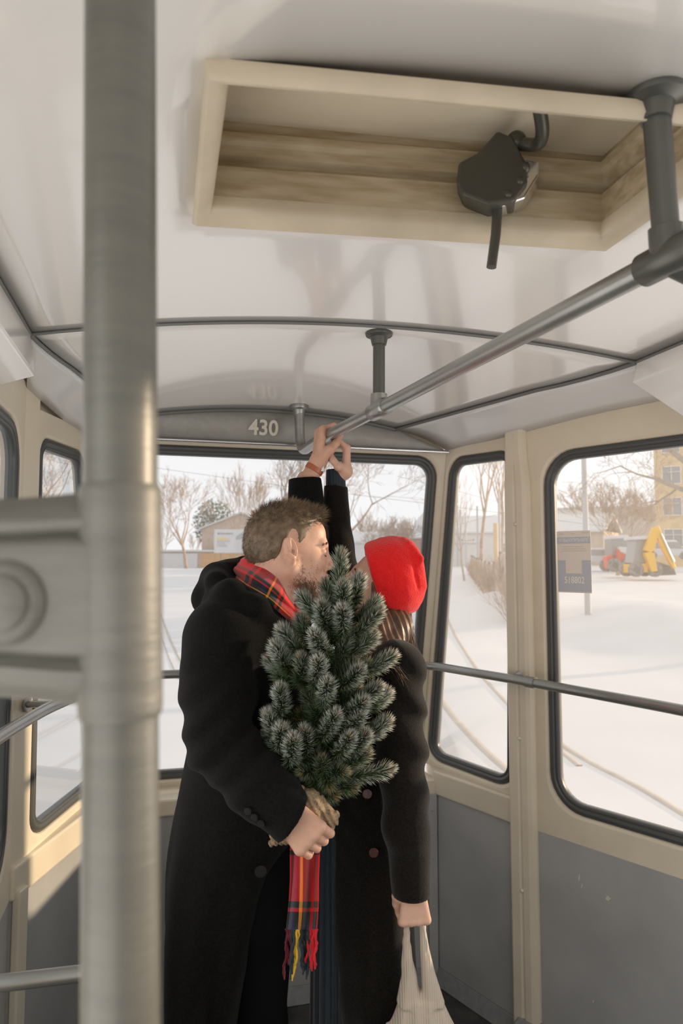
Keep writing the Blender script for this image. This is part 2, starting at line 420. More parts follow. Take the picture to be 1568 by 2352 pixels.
# 1 main saloon ceiling with the hatch opening left out (built as a grid in (a,t): a along the axis back from the seam, t across)
HX0, HX1 = 0.37, 0.98          # set below from the photo corners
hc = [atz(508, 122, 2.19), atz(1560, 250, 2.19), atz(1570, 560, 2.175), atz(463, 468, 2.19)]
def ceil_z(p):  # height of the saloon ceiling over plan point p
    d = (SR-SL); d.z = 0; L = d.length; f = (Vector((p.x, p.y, 0)) - Vector((SL.x, SL.y, 0))).dot(TR)/(Vector((SR.x-SL.x, SR.y-SL.y, 0)).dot(TR))
    f = max(0, min(1, f)); return 2.13 + 0.062*(1-(2*f-1)**2)
OX = Vector((SL.x, SL.y, 0)); sk = (Vector((SR.x, SR.y, 0)) - OX); Wt = sk.dot(TR)
def cmap(a, t):   # a metres back from the seam along the axis, t metres across from the left cornice
    p = OX + sk*(t/Wt) - AX*a; return Vector((p.x, p.y, ceil_z(p)))
def inv(p):
    q = Vector((p.x, p.y, 0)) - OX; t_ = q.dot(TR); a_ = -(q - sk*(t_/Wt)).dot(AX); return a_, t_
ia = [inv(q) for q in hc]
HA1 = (ia[0][0]+ia[1][0])/2; HA0 = (ia[2][0]+ia[3][0])/2; HT0 = (ia[0][1]+ia[3][1])/2; HT1 = HT0 + 0.70
av = [0, .04] + [HA0*k/5 for k in range(1, 6)] + [HA0 + (HA1-HA0)*k/4 for k in range(1, 5)] + [HA1 + (2.85-HA1)*k/10 for k in range(1, 11)]
tv = [HT0*k/6 for k in range(7)] + [HT0 + (HT1-HT0)*k/10 for k in range(1, 11)] + [HT1 + (Wt-HT1)*k/8 for k in range(1, 9)]
av = sorted(set(round(a, 5) for a in av)); tv = sorted(set(round(a, 5) for a in tv))
vs = [cmap(a, t_) for a in av for t_ in tv]; fs = []; nt_ = len(tv)
for i in range(len(av)-1):
    for j in range(nt_-1):
        am = (av[i]+av[i+1])/2; tm = (tv[j]+tv[j+1])/2
        if HA0 < am < HA1 and HT0 < tm < HT1: continue
        fs.append((i*nt_+j, i*nt_+j+1, (i+1)*nt_+j+1, (i+1)*nt_+j))
c1 = pym('ceiling', vs, fs, M['ceiling'], None, True); sm = c1.modifiers.new('solid', 'SOLIDIFY'); sm.thickness = -0.008; sm.offset = 1
struct(c1, 'glossy white curved tram ceiling')
# 2 rear dome segment
NA = 24; rows = []
arc_rear = arc(rear_a, rear_b, 0.062, NA)
mid_l = CL2; 
for j in range(13):
    f = j/12; row = []
    for i in range(NA+1):
        g = i/NA
        p = arc_seam[i].lerp(arc_rear[i], f); 
        # keep inside the cornice lines
        row.append(p + Vector((0, 0, 0.012*math.sin(math.pi*f))))
    rows.append(row)
# edges follow the cornice lines
def blend_edges(rows):
    for j in range(13):
        f = j/12
        el = SL.lerp(CL2, min(1, f)); er = SR.lerp(CR2, min(1, f))
        n_ = NA
        a0 = rows[j][0]; b0 = rows[j][-1]
        for i in range(n_+1):
            g = i/n_; p = rows[j][i]
            rows[j][i] = p + (el-a0)*(1-g)**2*min(1, f*3) + (er-b0)*g**2*min(1, f*3)
blend_edges(rows)
vs = [p for r in rows for p in r]; fs = [(j*(NA+1)+i, (j+1)*(NA+1)+i, (j+1)*(NA+1)+i+1, j*(NA+1)+i+1) for j in range(12) for i in range(NA)]
c2 = pym('ceiling_rear', vs, fs, M['ceiling'], None, True); sm = c2.modifiers.new('solid', 'SOLIDIFY'); sm.thickness = -0.008; sm.offset = 1
struct(c2, 'glossy white rear ceiling segment beyond the seam')
RE = rows[-1]
# seam and cornice beads
def bead(name, pts, r, m, n, label):
    o = MB().tube(pts, r, 8).build(name, m, None, True); struct(o, label); return o
bead('trim_8', [p + Vector((0, 0, -.003)) for p in arc_seam], .0045, M['seam'], 8, 'thin dark seam across the ceiling')
bead('trim_9', [rows[j][-1] + Vector((0, 0, -.004)) for j in range(13)], .006, M['seam'], 9, 'dark cornice bead above the right corner window')
bead('trim_10', [rows[j][0] + Vector((0, 0, -.004)) for j in range(13)], .005, M['seam'], 10, 'dark cornice bead above the left corner window')
bead('trim_11', [cmap(a, Wt) + Vector((0, 0, -.003)) for a in (0, 1, 2, 2.85)], .005, M['seam'], 11, 'cornice bead along the right lamp housing')
bead('trim_12', [cmap(a, 0) + Vector((0, 0, -.003)) for a in (0, 1, 2, 2.85)], .005, M['seam'], 12, 'cornice bead along the left lamp housing')
# 3 coves from the cornice to the wall tops (rear part)
def cove(name, inner, outer, label):
    vs = []; fs = []; n = len(inner)
    for k in range(6):
        f = k/5
        for a, b in zip(inner, outer): p = a.lerp(b, f); vs.append(p + Vector((0, 0, .012*math.sin(math.pi*f))))
    for k in range(5):
        for i in range(n-1): fs.append((k*n+i, k*n+i+1, (k+1)*n+i+1, (k+1)*n+i))
    o = pym(name, vs, fs, M['cove'], None, True); s_ = o.modifiers.new('solid', 'SOLIDIFY'); s_.thickness = .006; s_.offset = 0
    struct(o, label); return o
inner = [rows[j][-1] for j in range(13)]
q0 = R0.lerp(R1, .0); 
outp = [z(R0, 2.09), z(R0.lerp(R1, .33), 2.085), z(R0.lerp(R1, .66), 2.078), z(R1, 2.055), z(R1.lerp(R2t, .35), 2.045), z(R1.lerp(R2t, .7), 2.04), z(R2t, 2.03)]
def resample(pts, n):
    L = [0]
    for a, b in zip(pts, pts[1:]): L.append(L[-1]+(b-a).length)
    out = []
    for k in range(n):
        s_ = L[-1]*k/(n-1); i = max(j for j in range(len(L)-1) if L[j] <= s_+1e-9); out.append(pts[i].lerp(pts[i+1], (s_-L[i])/(L[i+1]-L[i])))
    return out
cove('ceiling_cove_right', inner, resample(outp, 13), 'blue-grey glossy cove above the right windows')
inner = [rows[j][0] for j in range(13)]
cove('ceiling_cove_left', inner, resample([z(L1, 2.09), z(L15, 2.07), z(L15.lerp(L2t, .5), 2.04), z(L2t, 2.03)], 13), 'glossy cove above the left windows')
# 4 header panel over the rear window with the car number
hb = [mp_rear(Wrear*(1-i/NA), 2.022, 0.0) + Vector((.004, -.02, 0)) for i in range(NA+1)]
ht = []
for i in range(NA+1):
    g = i/NA; p = RE[i]; ht.append(p)
vs = hb + [h_.lerp(t_, .5) + Vector((0, .006, 0)) for h_, t_ in zip(hb, ht)] + ht
fs = [(r*(NA+1)+i, r*(NA+1)+i+1, (r+1)*(NA+1)+i+1, (r+1)*(NA+1)+i) for r in range(2) for i in range(NA)]
hd = pym('wall_rear_header', vs, fs, M['header'], None, True); s_ = hd.modifiers.new('solid', 'SOLIDIFY'); s_.thickness = .006
struct(hd, 'dark grey header panel over the rear window')
bead('trim_13', [p + Vector((0, -.006, -.004)) for p in hb], .006, M['chrome'], 13, 'bright metal strip under the grey header')
bead('trim_14', [p + Vector((0, -.004, -.003)) for p in ht], .007, M['seam'], 14, 'dark bead along the curved top of the header')
tn = (hb[-1]-hb[0]); tn.z = 0; tn.normalize(); 
def on_header(px, py):
    r = ray(px, py); nrm = Vector((-tn.y, tn.x, 0)); c = (hb[12]+ht[12])/2; tq = (c - Vector((0, 0, EYE))).dot(nrm)/(r.x*nrm.x+r.y*nrm.y)
    return Vector((0, 0, EYE)) + r*tq
pn = on_header(605, 986) + Vector((.002, -.016, 0))
upv = ((ht[12]-hb[12]).normalized()); nz = tn.cross(upv).normalized(); upv = nz.cross(tn)
m4 = Matrix.Translation(pn) @ Matrix((( tn.x, upv.x, nz.x, 0), (tn.y, upv.y, nz.y, 0), (tn.z, upv.z, nz.z, 0), (0, 0, 0, 1)))
o = text_mesh('number_sign', '430', 0.076, M['numeral'], m4, None, .0015, .0016, .93)
tag(o, 'cream painted number 430 on the grey header', 'number sign')
# 5 lamp housings / ducts along both sides, ending at the seam plane
def duct(P0, prof_pts, name, label, length):
    """prof_pts: section polygon in the seam plane (world points); extruded towards the camera along the axis"""
    mb = MB(); mb.prism(prof_pts, -AX*length); o = mb.build(name, M['ceiling'], bevel=.006); struct(o, label); return o
pr = [SR + Vector((0, 0, .05)), SR, Vector((0.766, 1.775, 2.071)), Vector((0.91, 1.797, 1.985)), Vector((1.06, 1.82, 1.965)), Vector((1.20, 1.84, 1.965)), Vector((1.26, 1.85, 2.2))]
duct(None, pr, 'ceiling_duct_right', 'white lamp housing along the right side of the ceiling', 2.8)
pl = [SL + Vector((0, 0, .05)), SL, Vector((-0.708, 1.555, 2.028)), Vector((-0.785, 1.544, 2.004)), Vector((-0.94, 1.52, 1.985)), Vector((-0.99, 1.51, 2.2))]
duct(None, pl[::-1], 'ceiling_duct_left', 'white lamp housing along the left side of the ceiling', 2.8)
# roof cap so no sky leaks in over the coves, plus the front bulkhead far behind the camera
cap = MB(); cap.prism([z(p, 2.34) for p in [L0, L1, L2b, R2b, R1, R0, R00]], (0, 0, .03)); 
struct(cap.build('ceiling_roof_skin', M['cream']), 'outer roof skin')
rim = MB()
ring = [L0, L1, L15, L2t, R2t, R1, R0, R00]
for a, b in zip(ring, ring[1:]):
    t_ = (b-a).normalized(); no = Vector((-t_.y, t_.x, 0)); 
    rim.hexa([z(a+no*.03, 1.99), z(b+no*.03, 1.99), z(b+no*.05, 1.99), z(a+no*.05, 1.99), z(a+no*.03, 2.36), z(b+no*.03, 2.36), z(b+no*.05, 2.36), z(a+no*.05, 2.36)])
struct(rim.build('trim_15', M['cream']), 'outer cant rail')
# 6 roof hatch: raised frame and well
def hp(a, t_, dz): p = cmap(a, t_); return p + Vector((0, 0, dz))
hatch = thing('roof_hatch', 'cream roof hatch opening with worn ribbed well and raised rim', 'roof hatch', hp((HA0+HA1)/2, (HT0+HT1)/2, 0))
def ringpts(off, dz):   # loop around the opening, off outward
    return [hp(HA0-off, HT0-off, dz), hp(HA0-off, HT1+off, dz), hp(HA1+off, HT1+off, dz), hp(HA1+off, HT0-off, dz)]
def loft(rings):
    vs = []; fs = []
    sub = 8
    for r in rings:
        for k in range(4):
            for s_ in range(sub):
                p = r[k].lerp(r[(k+1) % 4], s_/sub); 
                vs.append(p)
    n = 4*sub
    for i in range(len(rings)-1):
        for k in range(n): fs.append((i*n+k, i*n+(k+1) % n, (i+1)*n+(k+1) % n, (i+1)*n+k))
    return vs, fs
vs, fs = loft([ringpts(.016, .002), ringpts(.017, -.014), ringpts(.010, -.022), ringpts(.002, -.020), ringpts(-.010, -.012), ringpts(-.014, .004), ringpts(-.010, .02)])
o = pym('rim', vs, fs, M['cream_rim'], hatch, True); o.data.set_sharp_from_angle(angle=1.0); o['label'] = 'cream raised rim'
prof = [(-.010, .015), (-.004, .075), (-.002, .078), (.016, .082), (.016, .096), (.004, .100), (.004, .118), (-.004, .122), (-.004, .136), (.012, .14), (.012, .235), (-.2, .25)]
vs, fs = loft([ringpts(a, b) for a, b in prof])
vs2 = ringpts(-.2, .25) 
o = pym('well', vs, fs, M['cream_worn'], hatch, True); o.data.set_sharp_from_angle(angle=.5)
bm = bmesh.new(); bm.from_mesh(o.data); bmesh.ops.recalc_face_normals(bm, faces=bm.faces); bm.to_mesh(o.data); bm.free()
lid = MB(); lid.prism(ringpts(.02, .236), (0, 0, .012)); lid.build('lid', M['cream_worn'], hatch)
# hatch latch hanging in the opening
lt = thing('hatch_latch', 'dark metal hatch latch with hanging rod in the roof opening', 'latch', atz(1140, 400, 2.24))
Yl = 1.09
c0 = at(1135, 380, Yl)
mb = MB()
poly = [at(x, y, Yl) for x, y in ((1052, 372), (1095, 350), (1142, 298), (1175, 312), (1208, 370), (1212, 420), (1180, 462), (1120, 470), (1062, 448), (1048, 415))]
mb.prism(poly, (.012, .055, .006)); mb.build('casing', M['latch'], lt, bevel=.006)
mb = MB(); mb.prism([at(x, y, Yl+.01) for x, y in ((1185, 360), (1238, 370), (1238, 402), (1205, 455), (1150, 474), (1172, 450), (1208, 405))], (.01, .045, .004)); mb.build('slide_plate', M['chrome'], lt, bevel=.004)
mb = MB(); mb.tube([at(1143, 465, Yl+.03), at(1138, 540, Yl+.03), at(1128, 614, Yl+.03)], .0085, 14); mb.build('rod', M['hanger'], lt, True)
mb = MB(); mb.tube(fillet([at(1236, 236, Yl-.08), at(1247, 300, Yl-.04), at(1240, 335, Yl), at(1185, 330, Yl+.02)], .02), .011, 12); mb.ball(at(1185, 325, Yl+.02), .017, 10); mb.build('arm', M['latch'], lt, True)
mb = MB()
for x, y in ((1205, 385), (1192, 418), (1165, 448)): mb.ball(at(x, y, Yl+.006), .009, 8)
mb.build('bolt', M['latch'], lt, True)

# ================================================================ RAILS
def tubething(name, label, cat, pts, r, m, group=None, loc=None): 
    root = thing(name, label, cat, loc or pts[0], group); MB().tube(pts, r, 20).build('tube', m, root, True); return root
R = .017
ra = Vector((.417, .863, 1.99)); rb = Vector((.096, 1.73, 1.99)); d = (rb-ra).normalized()
end = rb + d*.56 ; end = Vector((-.135, 2.36, 1.985))
flA = Vector((-.149, 2.366, 2.145))
rail = thing('overhead_handrail', 'long grey overhead grab rail the couple hold, running to the upper right', 'handrail', rb)
near = ra - d*.9
pts = fillet([near, ra, rb, Vector((-.085, 2.205, 1.99)), Vector((-.143, 2.35, 1.975)), flA], .07)
MB().tube(pts, R, 24).build('tube', M['rail'], rail, True)
def flange(c, r=.036): return MB().tube([c + Vector((0, 0, .012)), c, c + Vector((0, 0, -.006)), c + Vector((0, 0, -.011)), c + Vector((0, 0, -.03))], [r, r, r*.95, R*1.35, R*1.1], 28)
flange(flA + Vector((0, 0, -.004)), .034).build('flange', M['rail'], rail, True)
def tee(c, top):
    mb = MB(); mb.tube([c - d*.045, c - d*.04, c + d*.04, c + d*.045], [R*1.05, R*1.32, R*1.32, R*1.05], 24)
    mb.tube([c, c + (top-c)*.2], [R*1.3, R*1.25], 20)
    return mb
hA = cmap(*inv(Vector((.097, 1.728, 0)))); hA = Vector((hA.x, hA.y, 2.188))
MB().tube([rb + Vector((0, 0, .0)), Vector((hA.x, hA.y, 2.19))], R*.92, 20).build('hanger', M['hanger'], rail, True)
flange(hA).build('flange', M['hanger'], rail, True)
tee(rb, hA).build('tee_joint', M['rail'], rail, True)
hB = Vector((.400, .83, 2.185)); cB = ra + d*(-.01)
MB().tube([cB, hB], R*1.0, 20).build('hanger', M['hanger'], rail, True)
flange(hB + Vector((0, 0, .004)), .040).build('flange', M['hanger'], rail, True)
tee(cB, hB).build('tee_joint', M['hanger'], rail, True)
br = MB().tube(fillet([cB + Vector((.0, .0, -.005)), cB + Vector((.06, .01, -.028)), cB + Vector((.22, .03, -.02))], .04), R*.95, 18); br.build('branch_tube', M['hanger'], rail, True)

# waist rail round the rear end
zr = 1.205
ir = [z(V2(-.72, 1.20), zr), z(V2(-.776, 1.59), zr), z(V2(-.795, 1.86), zr), z(V2(-.755, 2.40), zr), z(V2(.330, 2.655), zr), z(V2(.604, 2.300), zr), z(V2(.909, 1.853), zr), z(V2(1.06, 1.55), zr), z(V2(1.25, .8), zr)]
wr = thing('waist_rail', 'grey waist-high guard rail running past the rear and side windows', 'handrail', ir[4])
MB().tube(fillet(ir, .09), .0155, 20).build('tube', M['rail'], wr, True)
def bracket(p, wallp):
    mb = MB(); mb.tube([p, wallp], .010, 12); dd = (ir[6]-ir[5]).normalized()
    mb.disc(wallp, wallp-p, .022, .006); return mb
bracket(z(V2(.606, 2.298), zr), z(R1, zr) - Vector((.02, .02, 0))).build('bracket', M['rail'], wr, True)
mb = MB(); dd = (ir[6]-ir[5]).normalized(); mb.tube([ir[5] - dd*.0 + dd*.012, ir[5] + dd*.05], .0185, 20); mb.build('clamp', M['rail'], wr, True)
bracket(z(V2(-.80, 1.93), zr), z(V2(-.872, 1.93), zr)).build('bracket', M['rail'], wr, True)

# low guard rail at the left
gz = .80
g = thing('low_guard_rail', 'grey low guard rail at the lower left behind the near pole', 'handrail', V2(-.42, 1.42, 0))
MB().tube(fillet([V2(-.84, 1.33, gz), V2(-.65, 1.36, gz), V2(-.42, 1.41, gz), V2(-.405, 1.412, .0)], .05), .0155, 20).build('tube', M['rail'], g, True)
MB().disc(V2(-.405, 1.412, .006), (0, 0, 1), .035, .012).build('flange', M['rail'], g, True)

# near stanchion with its clamp
pt = at(277, 0, .40); pb = at(277, 2352, .40); dd = (pt-pb).normalized()
top = pt + dd*((2.186-pt.z)/dd.z); bot = pb - dd*((pb.z-.0)/dd.z)
pole = thing('stanchion_pole', 'thick grey painted stanchion pole close to the camera on the left', 'pole', bot)
MB().tube([bot, bot.lerp(top, .5), top], .0212, 48).build('tube', M['pole'], pole, True)
MB().tube([top + dd*.0, top - dd*.004, top - dd*.012], [.045, .044, .024], 32).build('flange', M['pole'], pole, True)
c1_ = pole_pt = lambda zz: bot + dd*((zz-bot.z)/dd.z)
zt_ = at(280, 1116, .40).z; zb_ = at(280, 1645, .40).z
cl = MB()
cl.tube([pole_pt(zb_), pole_pt(zb_+.002), pole_pt(zb_+.006), pole_pt(zt_-.006), pole_pt(zt_-.002), pole_pt(zt_)], [.0222, .0232, .0236, .0236, .0232, .0222], 48)
sl = cl.build('clamp_sleeve', M['clamp'], pole, True)
# arm going left: ribbed casting with a round boss
za, zb2 = zt_-.004, zb_+.006
def sect(x, yc, h0, h1, dep):
    prof = []
    N = 40
    for k in range(N+1):
        f = k/N; hgt = h1 + (h0-h1)*f
        y = -dep*(1 - abs(2*f-1)**6)
        for cpos in (.22, .80):
            y += .007*math.exp(-((f-cpos)/.025)**2)
        prof.append(Vector((x, yc + y, hgt)))
    for k in range(N, -1, -1):
        f = k/N; hgt = h1 + (h0-h1)*f
        prof.append(Vector((x, yc + dep*(1-abs(2*f-1)**6), hgt)))
    return prof
xs = [(-.137, .40, za, zb2, .0205), (-.158, .40, za-.0005, zb2+.001, .0195), (-.185, .40, za-.003, zb2+.004, .019), (-.215, .40, za-.0045, zb2+.006, .019), (-.25, .40, za-.006, zb2+.007, .0185), (-.30, .40, za-.007, zb2+.007, .018)]
vs = []; fs = []
for s_ in xs:
    pr = sect(*s_); n_ = len(pr); vs += pr
for i in range(len(xs)-1):
    for k in range(n_): fs.append((i*n_+k, i*n_+(k+1) % n_, (i+1)*n_+(k+1) % n_, (i+1)*n_+k))
fs.append(tuple(range(n_))); fs.append(tuple((len(xs)-1)*n_+k for k in range(n_)))
o = pym('clamp_arm', vs, fs, M['clamp'], pole, True)
bm = bmesh.new(); bm.from_mesh(o.data); bmesh.ops.recalc_face_normals(bm, faces=bm.faces); bm.to_mesh(o.data); bm.free(); o.data.set_sharp_from_angle(angle=.9)
bc = at(8, 1385, .381)
b_ = MB(); b_.tube([bc + Vector((0, .012, 0)), bc + Vector((0, -.002, 0)), bc + Vector((0, -.0042, 0)), bc + Vector((0, -.0046, 0))], [.024, .0235, .021, .0205], 36)
b_.build('clamp_boss', M['clamp'], pole, True)
b_ = MB(); b_.tube([bc + Vector((0, .0, 0)), bc + Vector((0, -.0065, 0)), bc + Vector((0, -.0078, 0))], [.0155, .0155, .0140], 36); b_.build('bolt', M['clamp'], pole, True)

# area lights added inside four side windows to fill the dark interior
def fill_light(P, sign, a0, a1, power):
    c = P - AX*((a0+a1)/2); l = D.lights.new('window_daylight', 'AREA'); l.shape = 'RECTANGLE'; l.size = (a1-a0)*.84; l.size_y = 1.05; l.energy = power; l.color = (1.0, .97, .93)
    o = D.objects.new('window_daylight', l); COL.objects.link(o); inw = TR*(-sign)
    o.location = z(c, 1.38) + inw*.03
    o.rotation_euler = (inw + Vector((0, 0, .35))).normalized().to_track_quat('-Z', 'Z').to_euler()
fill_light(L1, -1, .1, 1.36, FILL*.6); fill_light(L1, -1, 1.5, 2.86, FILL); fill_light(R0, 1, .06, 1.36, FILL); fill_light(R0, 1, 1.5, 2.86, FILL)
# ================================================================ OUTSIDE
M['snow'] = mat('snow', (0.66, 0.655, 0.66), 0.75, noise=0.03, nscale=.6, bump=0.5, bscale=3, spec=.2)
M['track'] = mat('rutted_rail_groove', (0.42, 0.38, 0.33), .6, noise=.1, nscale=4)
M['bark'] = mat('bark', (0.33, 0.27, 0.22), .9, noise=.2, nscale=3)
M['bark_warm'] = mat('twig_bark', (0.42, 0.31, 0.23), .9, noise=.2, nscale=3)
M['pine'] = mat('pine_needles', (0.13, 0.15, 0.10), .8, noise=.3, nscale=2)
M['plaster'] = mat('beige_plaster', (0.52, 0.42, 0.34), .8, noise=.08, nscale=1)
M['ochre'] = mat('ochre_plaster', (0.66, 0.49, 0.28), .8, noise=.08, nscale=1)  # on the apartment block this gold stands in for low sunlight
M['white_wall'] = mat('white_paint', (0.66, 0.65, 0.64), .7, noise=.03, nscale=2)
M['winglass'] = mat('dark_window_glass', (0.30, 0.30, 0.30), .15)
M['winframe'] = mat('white_window_frame', (0.75, 0.73, 0.70), .5)
M['brick'] = mat('red_brick', (0.42, 0.22, 0.16), .8, noise=.15, nscale=4)
M['fence_red'] = mat('red_sheet_fence', (0.50, 0.23, 0.16), .6, noise=.08)
M['orange'] = mat('orange_cladding', (0.55, 0.33, 0.14), .7, noise=.1, nscale=2)
M['excav'] = mat('yellow_machine_paint', (0.80, 0.46, 0.03), .4, noise=.06)
M['tractor'] = mat('red_machine_paint', (0.68, 0.10, 0.05), .4, noise=.06)
M['tyre'] = mat('snowy_tyre', (0.25, 0.24, 0.23), .8, noise=.3, nscale=6)
M['darkmetal'] = mat('machine_dark_metal', (0.16, 0.14, 0.12), .5)
M['post_grey'] = mat('concrete_post', (0.48, 0.48, 0.48), .7, noise=.05)
M['car_white'] = mat('snowy_car_paint', (0.55, 0.56, 0.58), .4)

def gz_(x, y):      # terrain height: low beside the tram, rising gently towards the horizon
    r = math.hypot(x, y)
    h = -0.92 + 1.63*min(1, max(0, (r-6)/104.0))**0.85
    if r > 110: h += (r-110)*.002
    if y > 1: s_ = min(1, max(0, (x/y-.08)/.12)); h += .75*s_*s_*(3-2*s_)*min(1, r/100)
    # ploughed banks
    h += 0.55*math.exp(-((x-8.0-.10*y)/2.2)**2)*math.exp(-((y-22)/9)**2)
    h += 0.7*math.exp(-(((x-6.4)/2.0)**2 + ((y-27)/4.0)**2))
    h += 0.25*math.exp(-(((x-14)/5.0)**2 + ((y-22)/3.0)**2))
    h += 0.05*math.sin(x*.7+1)*math.sin(y*.45) * min(1, r/12)
    return h
def hit(px, py):    # where the view ray through a pixel meets the snow
    r = ray(px, py); t = 3.0
    for _ in range(4000):
        p = Vector((r.x*t, r.y*t, EYE + r.z*t))
        if p.z < gz_(p.x, p.y): return p
        t *= 1.003
        if t > 600: break
    return Vector((r.x*t, r.y*t, gz_(r.x*t, r.y*t)))
def gat(px, Y, py=1290):   # ground point at depth Y under a column
    r = ray(px, py); x = r.x/r.y*Y; return Vector((x, Y, gz_(x, Y)))
rr = [0.0, 2.5, 3.2, 4] + [4*1.075**k for k in range(1, 72)]
na = 144; vs = []; fs = []
for r_ in rr:
    for k in range(na):
        a = 2*math.pi*k/na; x, y = r_*math.cos(a), r_*math.sin(a); vs.append((x, y, gz_(x, y)))
for i in range(len(rr)-1):
    for k in range(na): fs.append((i*na+k, i*na+(k+1) % na, (i+1)*na+(k+1) % na, (i+1)*na+k))
gr = pym('ground_snow', vs, fs, M['snow'], None, True); struct(gr, 'snow-covered ground around the tram', 'ground')
# tram rails showing as grooves in the snow
def track(label, pix, wdt=.09, m=None):
    P = [hit(*q) for q in pix]; pts = []
    P = [P[0]] + P + [P[-1]]
    for i in range(1, len(P)-2):
        p0, p1, p2, p3 = P[i-1:i+3]
        for k in range(14):
            t = k/14; pts.append(.5*((2*p1) + (p2-p0)*t + (2*p0-5*p1+4*p2-p3)*t*t + (3*p1-p0-3*p2+p3)*t**3))
    pts.append(P[-2]); vs = []; fs = []
    for i, p in enumerate(pts):
        t = (pts[min(i+1, len(pts)-1)] - pts[max(0, i-1)]); t.z = 0; t.normalize(); n = Vector((-t.y, t.x, 0))
        for o_, h_ in ((-1, -.03), (-.7, .012), (.7, .012), (1, -.03)):
            q = p + n*o_*wdt; vs.append((q.x, q.y, gz_(q.x, q.y) + h_))
    for i in range(len(pts)-1):
        for k in range(3): fs.append((i*4+k, i*4+k+1, (i+1)*4+k+1, (i+1)*4+k))
        fs.append((i*4+3, i*4, (i+1)*4, (i+1)*4+3))
    o = pym('tram_track', vs, fs, m or M['track'], None, True); tag(o, label, 'rail', 'tram rails in the snow'); return o
track('curved tram rail in the snow, outer one through the corner window', [(1008, 1385), (1040, 1450), (1090, 1530), (1140, 1590), (1215, 1665), (1330, 1760)], .05)
track('curved tram rail in the snow, inner one with a slushy edge', [(985, 1560), (1020, 1620), (1070, 1680), (1130, 1740), (1200, 1800)], .07)
track('tram rail crossing low in the big right window', [(1230, 1665), (1290, 1712), (1360, 1755), (1440, 1795), (1500, 1830), (1600, 1890)], .06)
track('tram rail seen left of the man through the rear window', [(368, 1410), (385, 1455), (402, 1495), (425, 1535), (450, 1590)], .045)
track('faint far rail left of the man beside the nearer rail', [(360, 1440), (376, 1480), (392, 1520), (410, 1560)], .025)

# ---- trees
def grow(base, H, seed, spread=.5, levels=5, r0=None, lean=0.0, trunk=.35, kids=3, up=.35, twist=.6, fan=None, m=None, minr=.012, droop=0.0):
    R_ = random.Random(seed); mb_v = []; mb_f = []
    def seg(p, q, ra_, rb_, n):
        t = (q-p).normalized(); u = (Vector((0, 0, 1)) if abs(t.z) < .9 else Vector((1, 0, 0))); u = (u - t*u.dot(t)).normalized(); v = t.cross(u); b = len(mb_v)
        for c, r_ in ((p, ra_), (q, rb_)):
            for k in range(n): a = 2*math.pi*k/n; mb_v.append(c + (u*math.cos(a)+v*math.sin(a))*r_)
        for k in range(n): mb_f.append((b+k, b+(k+1) % n, b+n+(k+1) % n, b+n+k))
    def br(p, d, L, r, lv):
        n = 7 if lv == 0 else (5 if lv < 2 else 3); steps = 4 if lv < 3 else 3
        pts = [p]; dd = d.copy()
        for s_ in range(steps):
            dd = (dd + Vector((R_.uniform(-1, 1), R_.uniform(-1, 1), R_.uniform(-.6, 1)))*twist*.22 + Vector((0, 0, up*.1 - droop*lv*.06))).normalized()
            q = pts[-1] + dd*L/steps; seg(pts[-1], q, r*(1-.55*s_/steps), r*(1-.55*(s_+1)/steps), n); pts.append(q)
        if lv >= levels: return
        nk = kids + (2 if lv == 0 else 0)
        for k in range(nk):
            f = R_.uniform(.45 if lv else .7, 1.0) if k else 1.0
            i = min(steps-1, int(f*steps)); st = pts[i].lerp(pts[i+1], f*steps-i) if f < 1 else pts[-1]
            a = R_.uniform(0, 2*math.pi) if lv else 2*math.pi*(k+R_.uniform(-.3, .3))/nk
            t = dd; u = Vector((1, 0, 0)) if abs(t.x) < .8 else Vector((0, 1, 0)); u = (u - t*u.dot(t)).normalized(); v = t.cross(u)
            sp = spread*R_.uniform(.6, 1.3)
            nd = (t*math.cos(sp) + (u*math.cos(a)+v*math.sin(a))*math.sin(sp) + Vector((0, 0, up*.3))).normalized()
            br(st, nd, L*R_.uniform(.58, .8) if lv else (H*(1-trunk))*R_.uniform(.32, .45), max(minr, r*(.45 if not k else .38) if lv else r*.42), lv+1)
    r0 = r0 or H*.022
    br(base - Vector((0, 0, .2)), Vector((lean, 0, 1)).normalized(), H*trunk, r0, 0)
    return mb_v, mb_f
def tree(name, label, base, H, seed, group='bare trees outside', m=None, **kw):
    v, f = grow(base, H, seed, **kw)
    o = pym(name, v, f, m or M['bark'], None, False); o.name = name; tag(o, label, 'tree', group); return o
Y1 = 95
tree('bare_tree', 'round-crowned bare tree far left of the rear window, beside the shed', gat(428, 100), 14.5, 3, spread=.62, levels=6, kids=3, trunk=.3, up=.3, m=M['bark_warm'], minr=.022, lean=-.08)
tree('bare_tree', 'tall thin bare tree in front of the plaster house, left of its pair', gat(545, 88), 13.0, 11, spread=.42, levels=5, trunk=.36, up=.5, m=M['bark_warm'], minr=.02, r0=.16)
tree('bare_tree', 'thin forked bare tree in front of the plaster house, right of its pair', gat(566, 86), 12.0, 15, spread=.40, levels=5, trunk=.33, up=.5, m=M['bark_warm'], minr=.02, r0=.16)
tree('bare_tree', 'big thick-trunked pollarded tree right above the man\'s head', gat(652, 45), 12.2, 24, spread=.55, levels=5, trunk=.42, up=.5, r0=.46, m=M['bark'], minr=.014, kids=3)
tree('bare_tree', 'bare tree with fine drooping twigs right of the raised arms', gat(806, 48), 12.0, 31, spread=.72, levels=6, trunk=.30, up=.2, r0=.25, m=M['bark_warm'], minr=.012)
tree('bare_tree', 'small bare tree behind the raised arms, left of the thick trunk', gat(622, 92), 9.0, 37, spread=.5, levels=5, m=M['bark_warm'], minr=.02)
